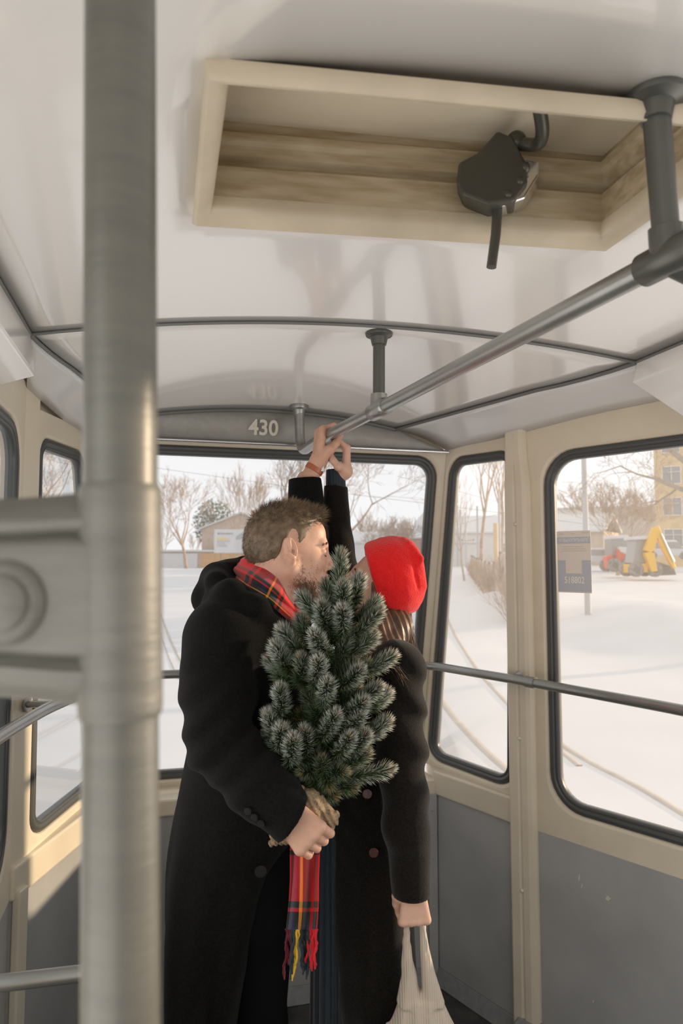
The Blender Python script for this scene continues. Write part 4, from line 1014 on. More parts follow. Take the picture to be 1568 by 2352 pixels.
# ================================================================ SIGNED-DISTANCE SCULPTING
def vnoise(P, f, seed=0):
    r = np.random.RandomState(seed); out = 0.0
    for k in range(5):
        d_ = r.normal(size=3); d_ /= np.linalg.norm(d_); out += np.sin((P[0]*d_[0]+P[1]*d_[1]+P[2]*d_[2])*f*(.7+.25*k) + r.uniform(0, 6.28))
    return out/5
class Sculpt:
    def __init__(s, lo, hi, h, T=None):
        """grid box in local space; T maps local -> world (4x4)"""
        s.lo = np.array(lo, np.float32); s.h = h; s.n = np.ceil((np.array(hi)-np.array(lo))/h).astype(int)+1
        s.ax = [s.lo[i] + h*np.arange(s.n[i], dtype=np.float32) for i in range(3)]
        s.S = np.full(s.n, 1.0, np.float32); s.T = T
    def sub(s, lo, hi):
        a = np.clip(np.floor((np.array(lo)-s.lo)/s.h).astype(int), 0, s.n-1); b = np.clip(np.ceil((np.array(hi)-s.lo)/s.h).astype(int)+1, 1, s.n)
        b = np.maximum(b, a+1); sl = tuple(slice(int(x), int(y)) for x, y in zip(a, b))
        P = np.meshgrid(s.ax[0][sl[0]], s.ax[1][sl[1]], s.ax[2][sl[2]], indexing='ij', sparse=True)
        return sl, P
    def put(s, sl, d, k, op):
        A = s.S[sl]; d = np.broadcast_to(d, A.shape).astype(np.float32)
        if op == 'u':
            if k <= 0: R_ = np.minimum(A, d)
            else: h = np.maximum(k-np.abs(A-d), 0)/k; R_ = np.minimum(A, d) - h*h*k*.25
        else:
            if k <= 0: R_ = np.maximum(A, -d)
            else: h = np.maximum(k-np.abs(A+d), 0)/k; R_ = np.maximum(A, -d) + h*h*k*.25
        s.S[sl] = R_
    def ell(s, c, r, k=0.0, op='u', rot=None):
        m = max(r)+k+4*s.h; sl, P = s.sub([c[i]-m for i in range(3)], [c[i]+m for i in range(3)])
        q = [P[i]-c[i] for i in range(3)]
        if rot is not None:
            Rm = np.array(rot.to_matrix() if hasattr(rot, 'to_matrix') else rot, np.float32); q = [q[0]*Rm[0][i]+q[1]*Rm[1][i]+q[2]*Rm[2][i] for i in range(3)]
        k0 = np.sqrt(sum((q[i]/r[i])**2 for i in range(3))); k1 = np.sqrt(sum((q[i]/(r[i]*r[i]))**2 for i in range(3)))
        s.put(sl, np.where(k0 < 1, (k0-1)*min(r), k0*(k0-1)/np.maximum(k1, 1e-6)), k, op); return s
    def cone(s, a, b, ra, rb, k=0.0, op='u', flat=None):
        a = np.array(a, float); b = np.array(b, float); m = max(ra, rb)+k+4*s.h
        sl, P = s.sub(np.minimum(a, b)-m, np.maximum(a, b)+m); ba = b-a; L2 = max(float(ba@ba), 1e-9)
        q = [P[i]-a[i] for i in range(3)]; t = np.clip((q[0]*ba[0]+q[1]*ba[1]+q[2]*ba[2])/L2, 0, 1)
        d = np.sqrt(sum((q[i]-ba[i]*t)**2 for i in range(3))) - (ra+(rb-ra)*t)
        s.put(sl, d, k, op); return s
    def chain(s, pts, rs, k=0.0, op='u'):
        for i in range(len(pts)-1): s.cone(pts[i], pts[i+1], rs[i], rs[i+1], k, op)
        return s
    def stack(s, rows, k=0.0, op='u', fold=None):
        """rows: (z, cx, cy, a, b) elliptical sections, z ascending"""
        rows = sorted(rows); Z = [r[0] for r in rows]; am = max(max(r[3], r[4]) for r in rows)+.03+k
        sl, P = s.sub([min(r[1]-r[3] for r in rows)-.03-k, min(r[2]-r[4] for r in rows)-.03-k, Z[0]-.02-k], [max(r[1]+r[3] for r in rows)+.03+k, max(r[2]+r[4] for r in rows)+.03+k, Z[-1]+.02+k])
        z_ = P[2]; I = lambda j: np.interp(z_, Z, [r[j] for r in rows]).astype(np.float32)
        cx, cy, a, b = I(1), I(2), I(3), I(4); dx = P[0]-cx; dy = P[1]-cy
        kk = np.sqrt((dx/a)**2+(dy/b)**2); d = (kk-1)*np.minimum(a, b)
        if fold is not None: d = d + fold(np.arctan2(dy/b, dx/a), z_, P)
        d = np.maximum(d, np.maximum(Z[0]-z_, z_-Z[-1])); s.put(sl, d, k, op); return s
    def half(s, p, n, k=0.0):
        """cut away the side n points to"""
        sl, P = s.sub(s.lo, s.lo+s.n*s.h); d = (P[0]-p[0])*n[0]+(P[1]-p[1])*n[1]+(P[2]-p[2])*n[2]
        s.put(sl, -d, k, 's'); return s
    def disp(s, fn):
        sl, P = s.sub(s.lo, s.lo+s.n*s.h); s.S = s.S + fn(P, s.S).astype(np.float32); return s
    def mesh(s):
        S = s.S; S = S.copy(); S[0] = S[-1] = 1; S[:, 0] = S[:, -1] = 1; S[:, :, 0] = S[:, :, -1] = 1
        ins = S < 0
        c = ins[:-1, :-1, :-1].astype(np.int8)
        tot = np.zeros(c.shape, np.int8)
        for i in (0, 1):
            for j in (0, 1):
                for k in (0, 1): tot += ins[i:ins.shape[0]-1+i, j:ins.shape[1]-1+j, k:ins.shape[2]-1+k]
        act = (tot > 0) & (tot < 8); ids = np.full(c.shape, -1, np.int32); idx = np.argwhere(act); ids[act] = np.arange(len(idx))
        V = np.zeros((len(idx), 3)); W = np.zeros(len(idx))
        cor = [(i, j, k) for i in (0, 1) for j in (0, 1) for k in (0, 1)]
        val = {q: S[idx[:, 0]+q[0], idx[:, 1]+q[1], idx[:, 2]+q[2]] for q in cor}
        for q in cor:
            for axx in range(3):
                if q[axx]: continue
                q2 = list(q); q2[axx] = 1; q2 = tuple(q2); A = val[q]; B = val[q2]; m = (A < 0) != (B < 0)
                t = np.where(m, A/np.where(np.abs(A-B) < 1e-12, 1, A-B), 0)
                p = np.array(q, float)[None, :]+0*V; p[:, axx] = t; V += p*m[:, None]; W += m
        V = V/W[:, None] + idx; V = V*s.h + s.lo
        F_ = []
        for axx in range(3):
            o1, o2 = [(1, 2), (2, 0), (0, 1)][axx]
            sl0 = [slice(None)]*3; sl1 = [slice(None)]*3; sl0[axx] = slice(0, -1); sl1[axx] = slice(1, None)
            A = ins[tuple(sl0)]; B = ins[tuple(sl1)]; ch = np.argwhere(A != B)
            ch = ch[(ch[:, o1] > 0) & (ch[:, o2] > 0) & (ch[:, o1] < s.n[o1]-1) & (ch[:, o2] < s.n[o2]-1)]
            def g(d1, d2): q = ch.copy(); q[:, o1] -= d1; q[:, o2] -= d2; return ids[q[:, 0], q[:, 1], q[:, 2]]
            f = np.stack([g(1, 1), g(0, 1), g(0, 0), g(1, 0)], 1); fl_ = ~A[ch[:, 0], ch[:, 1], ch[:, 2]]
            f[fl_] = f[fl_][:, ::-1]; F_.append(f)
        F_ = np.concatenate(F_); F_ = F_[(F_ >= 0).all(1)]
        if s.T is not None: Tm = np.array(s.T); V = V@Tm[:3, :3].T + Tm[:3, 3]
        return V, F_
def npmesh(name, parts, m, parent=None, smooth=True):
    vs = []; fs = []; n = 0
    for V, F_ in parts: vs.append(V); fs.append(F_+n); n += len(V)
    V = np.concatenate(vs); F_ = np.concatenate(fs); me = D.meshes.new(name)
    k = F_.shape[1]
    me.vertices.add(len(V)); me.vertices.foreach_set('co', V.astype(np.float32).ravel())
    me.loops.add(F_.size); me.loops.foreach_set('vertex_index', F_.astype(np.int32).ravel())
    me.polygons.add(len(F_)); me.polygons.foreach_set('loop_start', np.arange(0, F_.size, k, dtype=np.int32)); me.polygons.foreach_set('loop_total', np.full(len(F_), k, np.int32))
    me.update(calc_edges=True); me.validate()
    if smooth: me.polygons.foreach_set('use_smooth', np.ones(len(me.polygons), bool))
    return link(name, me, m, parent)
def strands(roots, dirs, L, r, seed=0, curl=.3, seg=4, grav=0.0):
    """thin tapered three-sided hairs"""
    rs = np.random.RandomState(seed); n = len(roots); roots = np.array(roots, float); d_ = np.array(dirs, float); d_ /= np.linalg.norm(d_, axis=1)[:, None]
    L = np.array(L)*np.ones(n); P = [roots]; cd = d_.copy()
    drift = rs.normal(size=(n, 3))*curl
    for k in range(seg):
        cd = cd + drift/seg + np.array([0, 0, -grav])/seg; cd /= np.linalg.norm(cd, axis=1)[:, None]; P.append(P[-1] + cd*(L/seg)[:, None])
    ref = rs.normal(size=(n, 3)); u = np.cross(d_, ref); u /= np.linalg.norm(u, axis=1)[:, None]; v = np.cross(d_, u)
    V = []; 
    for k in range(seg+1):
        rr_ = r*(1-.85*k/seg)
        for a in range(3): V.append(P[k] + (u*math.cos(a*2.0944)+v*math.sin(a*2.0944))*rr_)
    V = np.stack(V, 1).reshape(-1, 3); base = (np.arange(n)*(seg+1)*3)[:, None]; F_ = []
    for k in range(seg):
        for a in range(3): F_.append(base + np.array([k*3+a, k*3+(a+1) % 3, k*3+3+(a+1) % 3, k*3+3+a])[None, :])
    return V, np.concatenate(F_)

M['skin_m'] = mat('warm_skin', (0.56, 0.33, 0.235), .48, sss=.25, noise=.07, nscale=30, bump=.12, bscale=260, spec=.35)
M['skin_w'] = mat('light_skin', (0.62, 0.39, 0.29), .45, sss=.25, noise=.05, nscale=30, bump=.08, bscale=260, spec=.35)
M['hair_m'] = mat('light_brown_hair', (0.16, 0.11, 0.066), .5, var=(0.085, 0.055, 0.032), nscale=60, spec=.4)
M['hair_w'] = mat('dark_brown_hair', (0.15, 0.07, 0.035), .38, var=(0.06, 0.03, 0.016), nscale=40, spec=.5)
M['beard'] = mat('brown_beard_hair', (0.13, 0.075, 0.04), .6)
M['wool'] = mat('black_wool', (0.0050, 0.0050, 0.0048), .92, sheen=.045, bump=.5, bscale=420, spec=.10, noise=.35, nscale=180)
M['wool_w'] = mat('black_brown_wool', (0.0085, 0.0070, 0.0055), .92, sheen=.22, bump=.5, bscale=420, spec=.10, noise=.35, nscale=180)
M['trouser'] = mat('black_trouser_cloth', (0.0035, 0.0035, 0.004), .92, spec=.08)
M['knit_red'] = mat('red_knit', (0.78, 0.012, 0.012), .8, sheen=.35, bump=.9, bscale=330, spec=.2, noise=.06, nscale=150)
M['button'] = mat('glossy_dark_button', (0.010, 0.010, 0.010), .22, spec=.45)
M['button_r'] = mat('glossy_red_brown_button', (0.05, 0.008, 0.007), .22, spec=.4)
M['leather'] = mat('tan_leather_strap', (0.36, 0.10, 0.035), .35, spec=.6)
def ribmat(name, c, scale, ax_):
    m = mat(name, c, .9, sheen=.2, spec=.15); nt = m.node_tree; b = nt.nodes['Principled BSDF']
    tc = nt.nodes.new('ShaderNodeTexCoord'); wv = nt.nodes.new('ShaderNodeTexWave'); wv.wave_type = 'BANDS'; wv.bands_direction = ax_; wv.inputs['Scale'].default_value = scale; wv.inputs['Distortion'].default_value = .6
    nt.links.new(tc.outputs['Object'], wv.inputs['Vector']); bp = nt.nodes.new('ShaderNodeBump'); bp.inputs['Strength'].default_value = .45; bp.inputs['Distance'].default_value = .003
    nt.links.new(wv.outputs['Fac'], bp.inputs['Height']); nt.links.new(bp.outputs[0], b.inputs['Normal'])
    mx = nt.nodes.new('ShaderNodeMixRGB'); mx.inputs[1].default_value = (*[q*.9 for q in c], 1); mx.inputs[2].default_value = (*[min(.9, q*1.05) for q in c], 1); nt.links.new(wv.outputs['Fac'], mx.inputs[0]); nt.links.new(mx.outputs[0], b.inputs['Base Color'])
    return m
M['knit_blue'] = ribmat('blue_grey_ribbed_knit', (0.030, 0.040, 0.050), 34, 'X')
M['tote'] = ribmat('beige_cotton_mesh', (0.54, 0.46, 0.37), 60, 'X')

def head(T, female=False, parts_extra=None):
    g = Sculpt((-.125, -.10, -.20), (.135, .10, .13), .0019, T); k = .018
    fw = .93 if female else 1.0
    g.ell((-.014, 0, .034), (.093, .0735, .083), 0); g.ell((-.035, 0, .015), (.070, .070, .070), k)
    g.ell((.034, 0, -.012), (.056, .058*fw, .084), k); g.ell((.046, 0, .048), (.044, .056, .043), k)
    for s_ in (-1, 1):
        g.cone((-.006, s_*.054*fw, -.050), (.062, s_*.018, -.097), .020 if not female else .017, .017, .03)
        g.ell((.056, s_*.034, -.024), (.026, .021, .022), .02)
        g.cone((.082, s_*.010, .020), (.074, s_*.040, .022), .0095 if not female else .007, .009, .014)
    g.ell((.074, 0, -.096), (.018, .020, .015), .022)
    g.cone((.074, 0, .02), (.074, 0, -.08), .022, .020, .02)
    g.ell((.083, 0, -.060), (.014, .026, .020), .014)
    for s_ in (-1, 1):
        g.ell((.100, s_*.031, .003), (.014, .017, .010), .012, 's')
        g.ell((.0765, s_*.031, .001), (.0125, .0145, .0115), .004)
    # nose
    g.cone((.086, 0, .018), (.110, 0, -.024), .0075, .0085, .010); g.ell((.112, 0, -.029), (.0095, .0095, .008), .006)
    for s_ in (-1, 1): g.ell((.101, s_*.0105, -.034), (.0085, .0065, .0065), .006); g.ell((.105, s_*.006, -.040), (.005, .0032, .004), .003, 's')
    # lips, pressed together
    g.ell((.094, 0, -.0545), (.009, .021, .0055), .004); g.ell((.093, 0, -.0655), (.0095, .019, .0065), .004); g.cone((.103, -.022, -.060), (.103, .022, -.060), .0018, .0018, .004, 's')
    # neck
    g.cone((-.030, 0, -.045), (-.048, 0, -.20), .056*fw, .058*fw, .03)
    # ears (hers are under the hat)
    for s_ in (() if female else (-1, 1)):
        rot = Euler((s_*math.radians(-14), math.radians(-12), s_*math.radians(18)))
        g.ell((-.014, s_*.078, -.004), (.0175, .0075, .031), .006, 'u', rot); g.ell((-.010, s_*.086, .0), (.0115, .0065, .0225), .003, 's', rot)
        g.ell((-.016, s_*.082, .006), (.004, .004, .018), .004, 'u', rot)
        g.cone((-.020, s_*.081, -.014), (-.006, s_*.081, -.024), .004, .005, .004); g.ell((-.002, s_*.077, -.006), (.006, .006, .007), .004); g.ell((-.007, s_*.083, -.008), (.0045, .008, .0055), .002, 's')
        g.ell((-.008, s_*.074, -.030), (.008, .0055, .009), .006)
    return g
def grip(C, a, w, r_bar, thumb=-1, scale=1.0, h=.0013, wrist_len=.075, wrist_r=.024, spread=.0195, wrap=205, arm_to=None):
    """hand closed round a bar: a bar axis, w from the bar to the wrist; palm on the side a x w"""
    a = Vector(a).normalized(); w = Vector(w); w = (w - a*w.dot(a)).normalized(); n = a.cross(w); C = Vector(C); s = scale
    ext = .13*s + r_bar; lo = [C[i]-ext for i in range(3)]; hi = [C[i]+ext for i in range(3)]
    wr_c = C + n*(r_bar*.6+.010*s) + w*(wrist_len*s + r_bar*.5)
    end = Vector(arm_to) if arm_to is not None else wr_c + w*.05
    for i in range(3): lo[i] = min(lo[i], end[i]-.04); hi[i] = max(hi[i], end[i]+.04)
    g = Sculpt(lo, hi, h)
    offs = [1.5, .5, -.5, -1.5]; lens = [1.0, 1.08, 1.03, .86]     # index ... little, index on the thumb side
    fr = [.0090, .0093, .0088, .0078]
    for i in range(4):
        o = offs[i]*spread*s*thumb; R_ = r_bar + fr[i]*s*.95
        def ringp(deg, rad=R_, lift=0.0): t_ = math.radians(deg); return C + a*o*(1-.05*deg/180) + (n*math.cos(t_) - w*math.sin(t_))*(rad+lift)
        kn = ringp(22, R_+.003*s); wp = wr_c + a*offs[i]*.009*s*thumb + n*.002
        g.cone(wp, kn, .0135*s, .0115*s, .012*s)
        last = wrap*lens[i]
        P = [kn, ringp(22+(last-22)*.42, R_, .0025*s), ringp(22+(last-22)*.74, R_, .001*s), ringp(last)]
        g.chain(P, [fr[i]*1.12*s, fr[i]*s, fr[i]*.95*s, fr[i]*.82*s], .003*s)
        g.ell(kn + n*.001, (.0100*s,)*3, .005*s)
    o = 1.5*spread*s*thumb
    b0 = wr_c - w*.012*s + a*.016*s*thumb - n*.006*s; b1 = C + w*(r_bar+.030*s) + a*(o*1.25) - n*.002*s
    b2 = C + w*(r_bar+.010*s) - n*(r_bar*.55+.006*s) + a*(o*1.25); b3 = C - n*(r_bar+.010*s) - w*.004*s + a*(o*1.05)
    g.chain([b0, b1, b2, b3], [.0165*s, .0135*s, .0108*s, .0090*s], .010*s)
    g.cone(wr_c, end, wrist_r*s, wrist_r*s*1.06, .02*s)
    return g, wr_c
def hm(T, p): return T @ Vector(p)

# ---------------------------------------------------------------- THE MAN
def Rows(rows, Y, ex=0.0):
    out = []
    for py, xl, xr, yc, b in rows:
        A = at(xl, py, yc); B = at(xr, py, yc); out.append((A.z, (A.x+B.x)/2, yc, (B.x-A.x)/2, b))
    return out
Hm = at(664, 1268, 1.76)
Tm = Matrix.Translation(Hm) @ Matrix.Rotation(math.radians(16), 4, 'Z') @ Matrix.Rotation(math.radians(4), 4, 'Y') @ Matrix.Rotation(math.radians(-6), 4, 'X') @ Matrix.Scale(1.02, 4)
man = thing('person', 'man in a long black wool coat and red tartan scarf holding a small fir', 'person', (at(560, 1700, 1.78).x, 1.78, 0))
RC = Vector((-.060, 2.112, 1.99))      # where he grips the rail
rail_d = d if False else (Vector((.096, 1.73, 1.99)) - Vector((.417, .863, 1.99))).normalized()
RC = Vector((.096, 1.73, 1.99)) + rail_d*.395
gl, wl_ = grip(RC, rail_d, Vector((-.16, 0, -1)), .0175, thumb=-1, wrist_len=.082, wrist_r=.026, arm_to=at(700, 1115, 2.085))
Cr = at(704, 1903, 1.475)
gr_, wr_ = grip(Cr, Vector((.70, .10, .71)), Vector((-.66, .15, .73)), .030, thumb=1, wrist_len=.070, wrist_r=.028, scale=1.04, wrap=150, arm_to=at(640, 1855, 1.47))
sh_r, el_r, cu_r = at(508, 1465, 1.62), at(505, 1705, 1.53), at(664, 1868, 1.46)
sh_l, el_l, cu_l = at(640, 1440, 1.96), at(708, 1240, 2.06), at(700, 1098, 2.09)
core = Sculpt((-.65, 1.35, .05), (.12, 2.2, 2.0), .008)
core.chain([at(560, 1500, 1.79), at(560, 1700, 1.79), at(555, 1900, 1.79)], [.10, .10, .08]); core.chain([at(628, 1370, 1.78), at(575, 1480, 1.79)], [.05, .09], .03)
core.chain([at(590, 1440, 1.78), sh_r, el_r, cu_r, at(664, 1870, 1.46)], [.06, .045, .036, .027, .025], .02); core.chain([at(590, 1440, 1.8), sh_l, el_l, at(700, 1100, 2.09)], [.06, .045, .034, .026], .02)
for s_, px, pxb in ((-1, 600, 596), (1, 585, 585)): core.chain([at(590, 1930, 1.79+s_*.06), at(px, 2120, 1.79+s_*.085), at(pxb, 2352, 1.79+s_*.085), Vector((at(pxb-5, 2352, 1.79).x, 1.79+s_*.085, .09))], [.05, .04, .035, .03], .01)
body = npmesh('body', [head(Tm).mesh(), gl.mesh(), gr_.mesh(), core.mesh()], M['skin_m'], man)
# hair
def interp_mask(x, z_, xs, zs): return z_ - np.interp(x, xs, zs)
g = Sculpt((-.135, -.11, -.12), (.125, .11, .16), .0024, Tm)
g.ell((-.016, 0, .034), (.0985, .0770, .0885), 0); g.ell((-.038, 0, .012), (.0745, .0735, .077), .02); g.ell((.014, 0, .078), (.062, .052, .036), .03); g.ell((.056, .0, .088), (.026, .040, .020), .02)
def hairmask(P, S):
    zb = np.interp(P[0], [-.13, -.09, -.06, -.040, -.030, -.012, .004, .010, .022, .030, .042, .060, .080, .12], [-.075, -.072, -.060, -.036, .010, .036, .030, .004, .006, .030, .048, .074, .084, .10])
    m_ = (zb - P[2])*.8; R_ = np.maximum(S + .007*np.exp(-np.maximum(P[2]-zb, 0)/.016), m_) ; return R_ - S + 0.0022*vnoise(P, 260, 3)
g.disp(hairmask)
Vh, Fh = g.mesh(); hair = npmesh('hair', [(Vh, Fh)], M['hair_m'], man)
Ti = np.array(Tm.inverted()); Lh = Vh@Ti[:3, :3].T + Ti[:3, 3]
rs = np.random.RandomState(5)
ctr = np.array([-.02, 0, .02]); nl = Lh-ctr; nl /= np.linalg.norm(nl, axis=1)[:, None]
R3 = np.array(Tm)[:3, :3]/1.02
pick = rs.choice(len(Lh), 9000); lp = Lh[pick]; ln = nl[pick]
keep = (lp[:, 2] > np.interp(lp[:, 0], [-.13, -.06, -.03, .01, .03, .06, .09], [-.08, -.065, .015, 0, .03, .078, .09])-.004)
lp = lp[keep]; ln = ln[keep]; top = np.clip((lp[:, 2]-.05)/.05, 0, 1)[:, None]
flow = np.array([-.45, 0, -1.0])*(1-top) + np.array([.55, 0, .25])*top
dirs = flow + ln*(.35+.35*top) + rs.normal(size=lp.shape)*.16
Ls = (.009 + .014*top[:, 0])*rs.uniform(.6, 1.3, len(lp)) + .010*np.clip((lp[:, 0]-.03)/.05, 0, 1)*top[:, 0]
sv = strands((lp-ln*.003)@(R3.T*1.02) + np.array(Hm), dirs@R3.T, Ls, .00055, 6, .35, 4, .1)
o = npmesh('hair_strands', [sv], M['hair_m'], man); o['kind'] = 'stuff'
# stubble
Vb = np.array([v.co for v in body.data.vertices][:0] or head(Tm).mesh()[0]); Lb = Vb@Ti[:3, :3].T + Ti[:3, 3]
nb_ = Lb - np.array([.01, 0, -.03]); nb_ /= np.linalg.norm(nb_, axis=1)[:, None]
dens = np.exp(-((Lb[:, 0]-.052)/.020)**2 - ((Lb[:, 2]+.100)/.020)**2)*1.3 + np.exp(-((Lb[:, 0]-.03)/.022)**2 - ((Lb[:, 2]+.086)/.016)**2)*1.1 + .22*np.exp(-((Lb[:, 0]-.02)/.03)**2-((Lb[:, 2]+.065)/.03)**2) + .9*np.exp(-((Lb[:, 0]-.09)/.014)**2-((Lb[:, 2]+.082)/.014)**2) + .5*np.exp(-((Lb[:, 0]-.098)/.01)**2-((Lb[:, 2]+.046)/.006)**2)
dens *= (np.abs(Lb[:, 2]+.06) < .075)*(Lb[:, 0] > -.01)*(np.abs(Lb[:, 1]) < .068)
sel = rs.rand(len(Lb)) < dens*.6; lp = Lb[sel]; ln = nb_[sel]
sv = strands(lp@(R3.T*1.02)+np.array(Hm), (ln*.5+np.array([.15, 0, -.8])+rs.normal(size=lp.shape)*.25)@R3.T, .0065*rs.uniform(.6, 1.3, len(lp)), .0004, 8, .3, 2)
o = npmesh('beard', [sv], M['beard'], man); o['kind'] = 'stuff'; o['label'] = 'short brown beard along the jaw'
def face_lines(T, root, lashm, browm, female):
    for s_ in (-1, 1):
        mb = MB(); pts = [hm(T, (.0885-.9*abs(t)**2*.012, s_*.031+.0125*t, -.0055 - .0022*(1-t*t))) for t in [k/6 for k in range(-6, 7)]]
        mb.tube(pts, [.0004+.0009*(1-(k/6)**2) for k in range(-6, 7)], 6); mb.build('eyelashes', lashm, root, True)
        n_ = 170; rsx = np.random.RandomState(11); t = rsx.uniform(-1, 1, n_); yv = s_*(.031+.019*t); zv = .0195 + .004*(1-t*t) - .003*t + rsx.normal(size=n_)*.0013*(1.2 if not female else .9)
        xv = .0895 - .010*np.clip(t, 0, 1)**1.5*1.6 - .002
        P = np.stack([xv, yv, zv], 1); Rr = np.array(T)[:3, :3]; Pw = P@Rr.T + np.array(T)[:3, 3]
        Dv = np.stack([.2+0*t, s_*(1+0*t), .25+0*t], 1)@Rr.T
        npmesh('eyebrow', [strands(Pw, Dv, .008, .00045, 3, .2, 2)], browm, root)
face_lines(Tm, man, M['hair_m'], M['beard'], False)
# coat
fold_ph = 1.3
def foldf(th, z_, P):
    f = np.clip((1.05-z_)/.6, 0, 1); return .010*f*np.sin(5*th+2*z_+fold_ph) + .006*f*np.sin(9*th+1) + .0035*np.sin(3*th+9*z_)
g = Sculpt((-.70, 1.36, .28), (.12, 2.26, 2.0), .0052)
g.stack(Rows([(1395, 500, 660, 1.79, .12), (1425, 462, 700, 1.79, .175), (1480, 444, 730, 1.79, .20), (1560, 436, 742, 1.79, .205), (1640, 434, 745, 1.79, .195), (1720, 430, 742, 1.79, .185), (1800, 416, 735, 1.79, .185), (1880, 402, 710, 1.79, .195), (1950, 392, 664, 1.79, .20), (2000, 388, 645, 1.79, .205), (2100, 388, 618, 1.79, .215), (2200, 392, 596, 1.79, .22), (2352, 400, 562, 1.79, .22), (2440, 402, 548, 1.79, .225)], 1.79), 0, fold=foldf)
g.chain([at(600, 1425, 1.79), at(560, 1430, 1.70), sh_r + Vector((0, .02, .0))], [.075, .078, .080], .05)
g.chain([sh_r, at(497, 1580, 1.57), el_r], [.088, .078, .072], .03); g.chain([el_r, at(590, 1800, 1.49), cu_r], [.073, .066, .056], .02)
# sleeve end
dcu = (cu_r-el_r).normalized(); g.cone(cu_r, cu_r + dcu*.05, .056, .053, .0)
cutp = at(674, 1878, 1.46); ncut = Vector((.80, .05, -.58)).normalized()
ncut = Vector((.80, .05, -.60)).normalized()
sl, P = g.sub([cutp.x-.09, cutp.y-.11, cutp.z-.11], [cutp.x+.14, cutp.y+.085, cutp.z+.10])
dcut = (P[0]-cutp.x)*ncut.x+(P[1]-cutp.y)*ncut.y+(P[2]-cutp.z)*ncut.z
g.S[sl] = np.where((dcut > -.004) & (P[1] < 1.545), np.maximum(g.S[sl], dcut), g.S[sl])
g.chain([at(620, 1430, 1.85), sh_l, el_l, cu_l], [.075, .080, .062, .050], .03)
g.half((0, 0, cu_l.z+.004), (-.05, 0, 1))
# hood and collar rolled behind the neck
g.chain([at(498, 1338, 1.70), at(500, 1330, 1.80), at(520, 1325, 1.90)], [.030, .038, .034], .03); g.chain([at(500, 1385, 1.68), at(530, 1365, 1.64), at(590, 1395, 1.62), at(650, 1440, 1.66)], [.036, .032, .026, .020], .025)
g.chain([at(560, 1295, 1.86), at(530, 1320, 1.84), at(500, 1350, 1.82)], [.022, .032, .040], .03); g.chain([at(480, 1375, 1.76), at(520, 1390, 1.76), at(600, 1410, 1.78)], [.045, .06, .06], .03)
# cloth folds on the near sleeve and flank
elv = np.array(el_r)
def folds(P, S):
    e = np.exp(-((P[2]-elv[2])/.13)**2)*np.exp(-((P[1]-1.5)/.10)**2)
    w1 = np.sin((P[2]*1.0 - P[0]*.75)*78 + 2*np.sin(P[0]*14))
    w2 = np.sin((P[2]*.9 + P[0]*.35)*60 + 1.5*np.sin(P[2]*11))
    up = np.exp(-((P[2]-(elv[2]+.2))/.12)**2)*np.exp(-((P[1]-1.5)/.12)**2)
    return .0050*e*w1 + .0035*up*w2 + .0020*vnoise(P, 34, 2)
g.disp(folds)
coat = npmesh('coat', [g.mesh()], M['wool'], man); coat['label'] = 'long black wool overcoat'
# carve the cuff by building a separate turned sleeve end
def cuff(pa, pb, r0, r1, name, m, root, inset=.006, n=40, squash=1.0, side=None):
    d_ = (pb-pa).normalized(); u = Vector((0, 1, 0)); u = (u-d_*u.dot(d_)).normalized(); v = d_.cross(u); vs = []; fs = []
    pr = [(0, r0), (.6, (r0+r1)/2), (.96, r1), (1.0, r1-.001), (1.0, r1-inset), (.9, r1-inset-.001), (.3, r1-inset-.004)]
    L = (pb-pa).length
    for f, r_ in pr:
        for k in range(n): a = 2*math.pi*k/n; vs.append(pa + d_*L*f + (u*math.cos(a)*squash + v*math.sin(a))*r_)
    for i in range(len(pr)-1):
        for k in range(n): fs.append((i*n+k, i*n+(k+1) % n, (i+1)*n+(k+1) % n, (i+1)*n+k))
    o = pym(name, vs, fs, m, root, True); bm = bmesh.new(); bm.from_mesh(o.data); bmesh.ops.recalc_face_normals(bm, faces=bm.faces); bm.to_mesh(o.data); bm.free(); return o
# trousers and shoes
g = Sculpt((-.62, 1.45, .02), (-.02, 2.15, 1.3), .007)
for s_, px, pxb in ((-1, 600, 596), (1, 585, 585)):
    yy = 1.79+s_*.085
    g.chain([at(590, 1930, 1.79+s_*.06), at(px, 2120, yy), at(pxb, 2352, yy), Vector((at(pxb-5, 2352, yy).x, yy, .10))], [.088, .074, .062, .055], .02)
g.disp(lambda P, S: .003*vnoise(P, 40, 8))
npmesh('trousers', [g.mesh()], M['trouser'], man)
M['shoe'] = mat('black_leather_shoe', (.012, .012, .012), .35)
def shoe(x, y, yaw, root, m, L=.29):
    c = Vector((x, y, 0)); Rz = Matrix.Rotation(yaw, 4, 'Z'); T = Matrix.Translation(c) @ Rz; g = Sculpt((-.12, -.07, -.005), (.24, .07, .15), .004, T)
    g.ell((.11, 0, .035), (.11, .045, .038), 0); g.ell((-.03, 0, .045), (.065, .036, .045), .03); g.cone((-.03, 0, .05), (-.03, 0, .12), .042, .048, .03); g.half((0, 0, .004), (0, 0, -1)); return npmesh('shoe', [g.mesh()], m, root)
for s_, pxb in ((-1, 596), (1, 585)): shoe(at(pxb-5, 2352, 1.79).x, 1.79+s_*.085, .1*s_, man, M['shoe'])
def button(p, n, r, m, root, holes=True):
    n = Vector(n).normalized(); mb = MB(); mb.tube([p - n*.002, p + n*.002, p + n*.004, p + n*.0045, p + n*.003, p + n*.003], [r*.9, r, r*.94, r*.80, r*.72, .0005], 28); b = mb.build('button', m, root, True)
    return b
for x, y in ((570, 1862), (585, 1876), (601, 1890)): button(at(x, y, 1.420), (-.35, -1, -.25), .0085, M['button'], man)
button(at(598, 2001, 1.575), (.1, -1, 0), .0135, M['button'], man)
